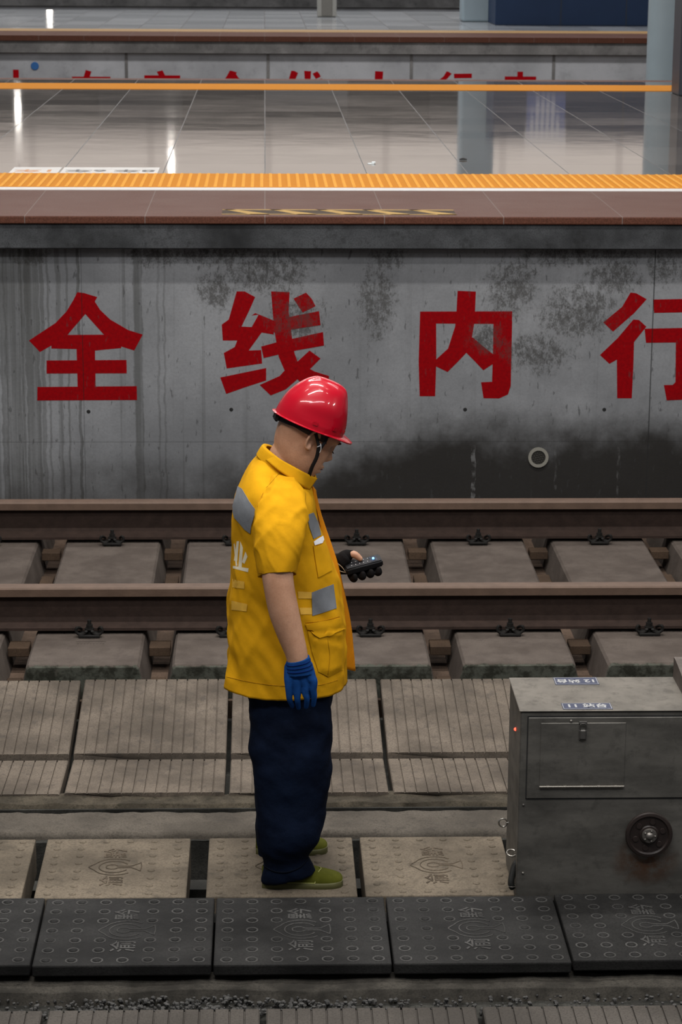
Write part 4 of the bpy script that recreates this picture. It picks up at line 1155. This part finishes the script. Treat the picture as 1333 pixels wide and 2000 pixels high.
# chin strap on both sides
for s in (-1, 1):
    dd = D0 + s*.079
    bm = bmesh.new()
    sh = 0 if s < 0 else 0
    fd = Vector((0, 1, 0))
    def P_(px, py, dy): 
        q = W(px, py, D0-.079+dy); 
        return q if s < 0 else HM @ Vector((HM.inverted() @ q)*1) if False else (q if s < 0 else H(*(lambda v: (v.x, -v.y, v.z))(HM.inverted() @ q)))
    tube(bm, [(*P_(615, 838, .0), .0046), (*P_(619, 855, -.004), .0046), (*P_(623, 872, -.003), .0048)], 8, 4, flat=.35, flatdir=fd)
    tube(bm, [(*P_(641, 848, .002), .0046), (*P_(636, 862, -.002), .0046), (*P_(626, 876, -.003), .0048)], 8, 4, flat=.35, flatdir=fd)
    tube(bm, [(*P_(623, 873, -.004), .0058), (*P_(619, 893, .003), .0056), (*P_(610, 912, .010), .0056), (*P_(604, 930, .022), .0056), (*P_(604, 938, .045), .0060)], 8, 5, flat=.3, flatdir=fd)
    st = obj('chin_strap', bm, M_black, he, smooth=True)
    bm = bmesh.new()
    tube(bm, [(*P_(626.5, 867, -.007), .0014), (*P_(627.5, 876, -.008), .0014), (*P_(625, 884, -.006), .0014)], 8, 3)
    tube(bm, [(*P_(620, 873, -.007), .0012), (*P_(627.5, 870, -.008), .0014)], 8, 3)
    obj('strap_buckle', bm, simple('buckle_grey', (.45, .45, .45), .4), he)

# --- jacket
def wrinkle(bm, amp, fn):
    bm.normal_update()
    mv = [(v, fn(v.co)*amp) for v in bm.verts]
    for v, d in mv: v.co += v.normal*d
def ridge(v): return (1-abs(2*v))**2 - .35
def drape(co):
    # hanging folds that run down and slightly forward
    a = mnoise.noise(Vector((co.x*11 - co.z*4.5 + mnoise.noise(co*4)*.8, co.y*9 + co.z*2, co.z*1.8)))
    b = mnoise.noise(Vector((co.x*20 + co.z*15, co.y*18, co.z*5 + 7)))
    return ridge(a)*.75 + ridge(b)*.32
def fold(co):
    return .6*drape(co) + mnoise.fractal(Vector((co.x*9+co.z*5, co.y*9, co.z*4.5)), 1, 2, 3)*.9 + .5*mnoise.noise(Vector((co.x*22+co.z*14, co.y*16, co.z*7)))
JR = [(508, 884, 611, 950, D0, .072), (499, 896, 613, 961, D0, .115), (486, 913, 615, 970, D0, .168), (473, 937, 617, 982, D0, .194), (461, 965, 619, 1000, D0, .198), (455, 995, 624, 1025, D0, .190),
      (452, 1045, 638, 1058, D0, .178), (451, 1100, 654, 1104, D0, .178), (449, 1155, 668, 1152, D0, .184), (447, 1210, 675, 1205, D0, .190), (444, 1270, 675, 1265, D0, .197), (441, 1327, 672, 1327, D0, .203)]
bm = bmesh.new(); skinrings(bm, loft_px(JR, 144, 9, 2.35), False, False)
def jfold(co):
    k = min(1, max(.15, (1.15-co.z)/.5))
    return fold(co)*k
wrinkle(bm, .0125, jfold)
ja = obj('jacket', bm, M_jacket, man)
bake(ja, [('SOLIDIFY', dict(thickness=.0022, offset=-1))])
jacket_parts = [ja]
def sleeve(rows, name='sleeve', mirror=False):
    bm = bmesh.new()
    RP = loft_px(rows, 72, 8, 2.2)
    if mirror:
        RP = [[Vector((p.x, 2*D0-p.y, p.z)) for p in r] for r in RP]
    skinrings(bm, RP, True, False)
    wrinkle(bm, .0085, lambda co: drape(co*1.25+Vector((.3, 0, .2))) + .3*mnoise.fractal(Vector((co.x*14+co.z*6, co.y*14, co.z*5+3)), 1, 2, 3))
    o = obj(name, bm, M_jacket, ja); bake(o, [('SOLIDIFY', dict(thickness=.002, offset=-1))]); return o
SR = [(541, 925, 575, 933, 6.650, .030), (527, 938, 588, 950, 6.615, .045), (513, 962, 597, 973, 6.575, .055), (503, 992, 601, 1003, 6.545, .060), (497, 1030, 598, 1036, 6.515, .062), (498, 1066, 590, 1068, 6.495, .060), (502, 1097, 583, 1096, 6.485, .058, .15), (507, 1126, 579, 1121, 6.485, .060, .42)]
sl = sleeve(SR); sl['label'] = 'short sleeve'
sleeve(SR, mirror=True)
# collar: band standing round the neck, open in front
bm = bmesh.new()
def collar_ring(rows, seg=80):
    return loft_px(rows, seg, 4, 2.1)
CR = loft_px([(502, 888, 603, 948, D0, .078), (506, 881, 609, 944, D0, .080), (511, 873, 615, 936, D0, .078), (515, 870, 617, 931, D0, .076), (520, 874, 614, 931, D0, .072)], 80, 4, 2.1)
skinrings(bm, CR, False, False)
co_ = obj('collar', bm, M_jacket, ja); bake(co_, [('SOLIDIFY', dict(thickness=.004, offset=0))])
# collar wing falling over the front
def sheet(name, P3, mat, parent, thick=.0025, amp=0):
    """P3: rows of world points (grid)"""
    bm = bmesh.new(); G = [[bm.verts.new(p) for p in r] for r in P3]
    for i in range(len(G)-1):
        for j in range(len(G[0])-1): bm.faces.new((G[i][j], G[i][j+1], G[i+1][j+1], G[i+1][j]))
    bmesh.ops.recalc_face_normals(bm, faces=bm.faces)
    if amp: wrinkle(bm, amp, fold)
    o = obj(name, bm, mat, parent); bake(o, [('SOLIDIFY', dict(thickness=thick, offset=0))]); return o
def grid(L0, L1, n, nj=6):
    a = catmull([(*W(*p),) for p in L0], n); b = catmull([(*W(*p),) for p in L1], n)
    return [[Vector(p).lerp(Vector(q), j/nj) for j in range(nj+1)] for p, q in zip(a, b)]
sheet('collar_wing', grid([(521, 875, 6.716), (534, 886, 6.684), (550, 898, 6.663), (570, 909, 6.657), (590, 920, 6.664), (606, 928, 6.682), (620, 934, 6.712)], [(512, 893, 6.702), (526, 904, 6.668), (543, 918, 6.650), (562, 931, 6.644), (579, 943, 6.650), (592, 951, 6.662), (604, 958, 6.690)], 5), M_jacket, ja, .003)
# open front panel on the far side
fl = sheet('front_panel', grid([(611, 950, 6.715), (621, 1000, 6.715), (636, 1060, 6.715), (652, 1105, 6.715), (664, 1155, 6.72), (668, 1220, 6.72), (668, 1305, 6.72)],
      [(617, 957, 6.75), (626, 1003, 6.755), (645, 1058, 6.77), (662, 1110, 6.78), (672, 1156, 6.79), (686, 1225, 6.80), (694, 1311, 6.81)], 8), M_jacket_shade, ja, .003, .002)
fl['label'] = 'open front edge, its shade painted orange'

# patches fitted on the cloth
def bvh_of(objs):
    V = []; Fc = []
    for o in objs:
        me = o.data; b0 = len(V)
        V += [o.matrix_world @ v.co for v in me.vertices]; Fc += [[i+b0 for i in p.vertices] for p in me.polygons]
    return BVHTree.FromPolygons(V, Fc)
bpy.context.view_layer.update()
BV = bvh_of([ja]); BVS = bvh_of([sl])
def onto(px, py, tree):
    d = ray(px, py).normalized(); h = tree.ray_cast(CAM, d)
    if h[0] is None: return None
    n = h[1]; n = n if n.dot(d) < 0 else -n
    return h[0], n
def patch(name, poly, mat, off=.0012, thick=.001, tree=None, step=5, parent=None, label=None, puff=0):
    tree = tree or BV; from mathutils.geometry import intersect_point_line
    n = len(poly); pts = []
    for i in range(n):
        a = Vector(poly[i]); b = Vector(poly[(i+1) % n]); k = max(1, int((b-a).length/step))
        for j in range(k): pts.append(a.lerp(b, j/k))
    nb = len(pts)
    def inside(x, y):
        c = False; j = n-1
        for i in range(n):
            xi, yi = poly[i]; xj, yj = poly[j]
            if (yi > y) != (yj > y) and x < (xj-xi)*(y-yi)/(yj-yi)+xi: c = not c
            j = i
        return c
    def edge_d(x, y):
        return min(((Vector((x, y))-intersect_point_line(Vector((x, y)), Vector(poly[i]), Vector(poly[(i+1) % n]))[0].to_2d()).length) for i in range(n))
    xs = [p[0] for p in poly]; ys = [p[1] for p in poly]; y = min(ys)+step*.5
    while y < max(ys):
        x = min(xs)+step*.5
        while x < max(xs):
            if inside(x, y) and edge_d(x, y) > step*.45: pts.append(Vector((x, y)))
            x += step
        y += step
    r = geometry.delaunay_2d_cdt(pts, [], [list(range(nb))], 1, .001)
    bm = bmesh.new(); vs = []
    last = None
    for p in r[0]:
        h = onto(p.x, p.y, tree)
        if h is None:
            c_ = Vector((sum(xs)/n, sum(ys)/n))
            for t in (.1, .2, .35, .5, .7):
                qx = p.lerp(c_, t); h = onto(qx.x, qx.y, tree)
                if h: break
        w = puff*min(1, edge_d(p.x, p.y)/10) if puff else 0
        vs.append(bm.verts.new(h[0]+h[1]*(off+w)))
    for f in r[2]:
        try: bm.faces.new([vs[i] for i in f])
        except ValueError: pass
    bmesh.ops.delete(bm, geom=[v for v in bm.verts if not v.link_faces], context='VERTS')
    bm.normal_update()
    for f in bm.faces:
        if f.normal.dot(f.calc_center_median()-CAM) > 0: f.normal_flip()
    o = obj(name, bm, mat, parent or ja, smooth=True)
    if thick > .0004:
        bake(o, [('SOLIDIFY', dict(thickness=thick, offset=-1))]); o.data.set_sharp_from_angle(angle=math.radians(45))
    if label: o['label'] = label
    return o
patch('reflective_patch', [(466, 950), (474, 955), (488, 979), (501, 997), (492, 1026), (490, 1042), (479, 1034), (470, 1023), (459, 1011), (454.5, 994)], M_grey, label='grey reflective patch on the back', off=.0028)
patch('reflective_patch', [(599, 1006), (612, 1001), (621, 1020), (627, 1045), (612, 1053), (604, 1030)], M_grey, label='grey reflective patch on the chest', off=.002)
patch('reflective_patch', [(609, 1157), (651, 1141), (657, 1188), (610, 1203)], M_grey, label='grey reflective patch on the side', off=.002)
for P in ([(582, 1155), (609, 1156), (609, 1169), (583, 1169)], [(585, 1187), (609, 1187), (609, 1200), (588, 1200)], [(455, 1131), (478, 1136), (478, 1150), (455, 1147)],
          [(453, 1173), (484, 1180), (482, 1194), (453, 1191)]):
    patch('faded_band', P, M_faded, off=.0014, thick=.0002)
for P in ([(463, 1057), (467.5, 1057), (464, 1096), (457.5, 1095)], [(470, 1057), (475, 1070), (472.5, 1110), (466, 1108), (468.5, 1080)], [(480, 1077), (484, 1087), (478, 1101), (473, 1098)],
          [(455.5, 1105), (486, 1110), (485, 1117.5), (455.5, 1110)], [(457, 1062), (459, 1062), (464.5, 1105), (461, 1105)]):
    patch('white_print', P, M_white, off=.0006, thick=.0002, step=3)
# chest pocket with folded paper, lower pocket with flap
patch('folded_paper', [(612, 1058), (621, 1052), (630, 1047), (632, 1054), (629, 1061), (614, 1065)], M_paperw, off=.003, step=4)
cp = patch('pocket', [(611, 1066), (620, 1067), (634, 1060), (642, 1088), (648, 1114), (621, 1128), (616, 1100)], M_jacket, off=.0035, thick=.002, puff=.001)
lp = patch('pocket', [(601, 1232), (620, 1238), (670, 1225), (672, 1270), (669, 1308), (641, 1322), (622, 1312), (608, 1270)], M_jacket, off=.003, thick=.003, puff=.008)
BV2 = bvh_of([ja, lp])
patch('pocket_flap', [(596, 1219), (664, 1207), (674, 1228), (648, 1239), (623, 1247), (610, 1238), (600, 1229)], M_jacket, off=.005, thick=.003, tree=BV2, puff=.003)
# seams
def seam(L, tree, r=.0009, off=.0012, name='seam', par=None):
    bm = bmesh.new(); pts = []
    for px, py in catmull([tuple(map(float, p)) for p in L], 10):
        h = onto(px, py, tree)
        if h: pts.append((*(h[0]+h[1]*off), r))
    if len(pts) > 2: tube(bm, pts, 6, 1); obj(name, bm, M_seam, par or ja)
    else: bm.free()
seam([(443.5, 1322), (500, 1334), (560, 1340), (622, 1338), (660, 1328)], BV, .0008, .0006)
seam([(598, 1216), (630, 1213), (663, 1204)], BV, .0008, .0006)
seam([(617, 1100), (640, 1092)], BV, .0005, .0004)
seam([(640, 1248), (644, 1280), (641, 1318)], BV2, .0008, .0008)
seam([(553, 917), (545, 925), (528, 945), (510, 965), (503, 990)], BVS, .0008, .0004, par=sl)
seam([(505, 1118), (530, 1122), (560, 1120), (577, 1113)], BVS, .0008, .0004, par=sl)

# --- trousers
bm = bmesh.new()
hip = loft_px([(470, 1285, 655, 1285, D0, .150), (478, 1330, 651, 1330, D0, .150), (486, 1375, 650, 1375, D0, .145), (488, 1405, 649, 1405, D0, .135)], 64, 4, 2.4)
skinrings(bm, hip)
near = loft_px([(486, 1340, 649, 1340, 6.655, .105), (489, 1400, 649, 1400, 6.645, .105), (485, 1440, 648, 1440, 6.635, .103), (487, 1465, 647, 1462, 6.63, .102), (496, 1490, 646, 1490, 6.625, .1), (497, 1540, 645, 1535, 6.62, .098), (499, 1580, 638, 1575, 6.615, .095), (502, 1625, 629, 1620, 6.61, .092),
   (506, 1655, 620, 1645, 6.607, .082), (513, 1682, 605, 1668, 6.605, .066), (515, 1692, 608, 1676, 6.605, .062), (513, 1706, 615, 1690, 6.605, .058), (511, 1720, 619, 1700, 6.605, .052)], 72, 6, 2.3)
skinrings(bm, near)
far = loft_px([(490, 1335, 645, 1335, 6.82, .105), (492, 1400, 640, 1400, 6.83, .105), (490, 1450, 632, 1450, 6.845, .102), (496, 1500, 630, 1500, 6.86, .098), (497, 1550, 618, 1550, 6.87, .094), (499, 1600, 605, 1600, 6.875, .088), (501, 1630, 595, 1625, 6.875, .082), (503, 1655, 598, 1642, 6.875, .076), (503, 1668, 600, 1655, 6.875, .072)], 64, 5, 2.3)
skinrings(bm, far)
tr = obj('trousers', bm, M_trousers, man)
bake(tr, [('REMESH', dict(mode='VOXEL', voxel_size=.005, use_smooth_shade=True)), ('SMOOTH', dict(factor=.5, iterations=4))])
b2 = bmesh.new(); b2.from_mesh(tr.data)
wrinkle(b2, .0085, lambda co: mnoise.fractal(Vector((co.x*6+co.z*4, co.y*7, co.z*7)), 1, 2, 3) + .6*mnoise.noise(Vector((co.x*8-co.z*9, co.y*8, co.z*11))))
b2.to_mesh(tr.data); b2.free(); tr.data.polygons.foreach_set('use_smooth', [True]*len(tr.data.polygons))
bpy.context.view_layer.update()
BT = bvh_of([tr])
M_tseam = fabric('navy_seam', (.004, .006, .012))
bm = bmesh.new(); pts = []
for px, py in catmull([(516., 1690.), (535., 1701.), (560., 1703.), (585., 1694.), (603., 1676.)], 8):
    h = onto(px, py, BT)
    if h: pts.append((*(h[0]+h[1]*.001), .0022))
if len(pts) > 2: tube(bm, pts, 8, 1); obj('turned_hem', bm, M_tseam, tr)

# --- shoes
def shoe(xc0, L, yc, z0, k=1):
    """heel at x=xc0, toe at xc0+L"""
    prof = [(0.00, .030, .055, .012), (.015, .036, .064, 0), (.06, .040, .070, 0), (.10, .040, .068, 0), (.14, .044, .058, 0), (.18, .047, .046, 0), (.215, .044, .036, 0), (.238, .032, .028, 0), (.246, .016, .018, .004)]
    up = []
    for x, hw, ht_, zb in catmull(prof, 4):
        ring = []
        for i in range(28):
            a = 2*PI*i/28; ca, sa = math.cos(a), math.sin(a)
            y = math.copysign(abs(ca)**.75, ca)*hw
            z = (z0+.012 + (ht_-.012)*max(0, sa)**.8) if sa > 0 else z0+.012
            ring.append(Vector((xc0+x*L/.246, yc+y, z)))
        up.append(ring)
    bm = bmesh.new(); skinrings(bm, up)
    o = obj('shoe', bm, M_shoe, man, smooth=True, ang=70)
    so = []
    for x, hw, ht_, zb in catmull(prof, 4):
        w = hw+.0035
        so.append([Vector((xc0+x*L/.246, yc+w*sx, z0+zz)) for sx, zz in ((-.97, 0), (-1.0, .006), (-1.0, .016), (-.94, .019), (.94, .019), (1.0, .016), (1.0, .006), (.97, 0))])
    bm = bmesh.new(); skinrings(bm, so); obj('sole', bm, M_sole, o, smooth=True, ang=50)
    bm = bmesh.new()
    # toe cap stitch line and eyelets
    pts = []
    for t in range(9):
        a = PI*t/8; x = .180-.02*abs(math.cos(a)); hw = .047; 
        zz = .046*max(0, math.sin(a))**.8
        pts.append((xc0+x*L/.246, yc-math.cos(a)*hw*1.0, z0+max(.02, zz+.004), .0011))
    tube(bm, pts, 6, 3)
    tube(bm, [(xc0+.03*L/.246, yc-.0405, z0+.020, .0012), (xc0+.10*L/.246, yc-.0425, z0+.020, .0012), (xc0+.16*L/.246, yc-.0475, z0+.020, .0012)], 6, 3)
    obj('shoe_stitching', bm, simple('pale_stitch', (.33, .33, .10), .7), o)
    bm = bmesh.new()
    bmesh.ops.create_uvsphere(bm, u_segments=10, v_segments=6, radius=.0028, matrix=Matrix.Translation((xc0+.138*L/.246, yc-.034, z0+.053)))
    obj('eyelet', bm, M_bright, o)
    return o
a = Wz(512, 1738, -.14); b = Wz(671, 1738, -.14)
shoe(a.x, b.x-a.x, 6.618, -.1405)
a = Wz(500, 1672, -.14); b = Wz(640, 1660, -.14)
shoe(a.x, b.x-a.x, 6.885, -.1405)

# --- the device in his left hand
bm = bmesh.new()
r = bmesh.ops.create_cube(bm, size=1)
DM = Matrix((da, ds, dn)).transposed().to_4x4(); DM.translation = dc
bmesh.ops.transform(bm, matrix=DM @ Matrix.Diagonal((.116, .044, .022, 1)), verts=r['verts'])
bmesh.ops.bevel(bm, geom=bm.edges[:], offset=.004, segments=3, affect='EDGES')
dv = empty('handheld_device', dc, 'black handheld device with small keys and a lit blue light in the gloved left hand', 'device')
dbody = obj('device_body', bm, simple('black_device_plastic', (.008, .008, .009), .45, spec=.25), dv, smooth=True, ang=40)
bm = bmesh.new()
r = bmesh.ops.create_cube(bm, size=1); bmesh.ops.transform(bm, matrix=DM @ Matrix.Translation((.0, 0, .0111)) @ Matrix.Diagonal((.108, .036, .001, 1)), verts=r['verts'])
obj('device_face', bm, simple('device_face_grey', (.014, .014, .016), .5, spec=.2), dv)
bm = bmesh.new()
for i in range(5):
    for j in (-.007, .009):
        bmesh.ops.create_uvsphere(bm, u_segments=8, v_segments=6, radius=.0017, matrix=DM @ Matrix.Translation((-.036+i*.0125+(0.004 if j > 0 else 0), j, .0118)))
obj('key', bm, simple('key_white', (.5, .5, .5), .5), dv)
bm = bmesh.new()
r = bmesh.ops.create_cube(bm, size=1); bmesh.ops.transform(bm, matrix=DM @ Matrix.Translation((.034, 0, .0118)) @ Matrix.Diagonal((.022, .026, .0012, 1)), verts=r['verts'])
obj('display', bm, simple('display_dark', (.012, .018, .035), .2), dv)
bm = bmesh.new()
bmesh.ops.create_uvsphere(bm, u_segments=12, v_segments=8, radius=.0034, matrix=DM @ Matrix.Translation((.034, 0, .0130)))
nt = NT('blue_light'); nt.b.inputs['Emission Color'].default_value = (.08, .45, 1, 1); nt.b.inputs['Emission Strength'].default_value = 9
obj('indicator_light', bm, nt.out((.1, .4, 1)), dv)
bm = bmesh.new()
l0 = DV(-.058, -.012, -.004); tube(bm, [(*l0, .0011), (*(l0+Vector((-.012, -.004, .018))), .0011), (*(l0+Vector((-.026, -.002, .030))), .0011)], 6, 5)
tube(bm, [(*l0, .0011), (*(l0+Vector((-.012, -.004, .004))), .0011), (*(l0+Vector((-.024, .0, .008))), .0011)], 6, 5)
obj('wrist_cord', bm, simple('beige_cord', (.38, .30, .2), .8), dv)
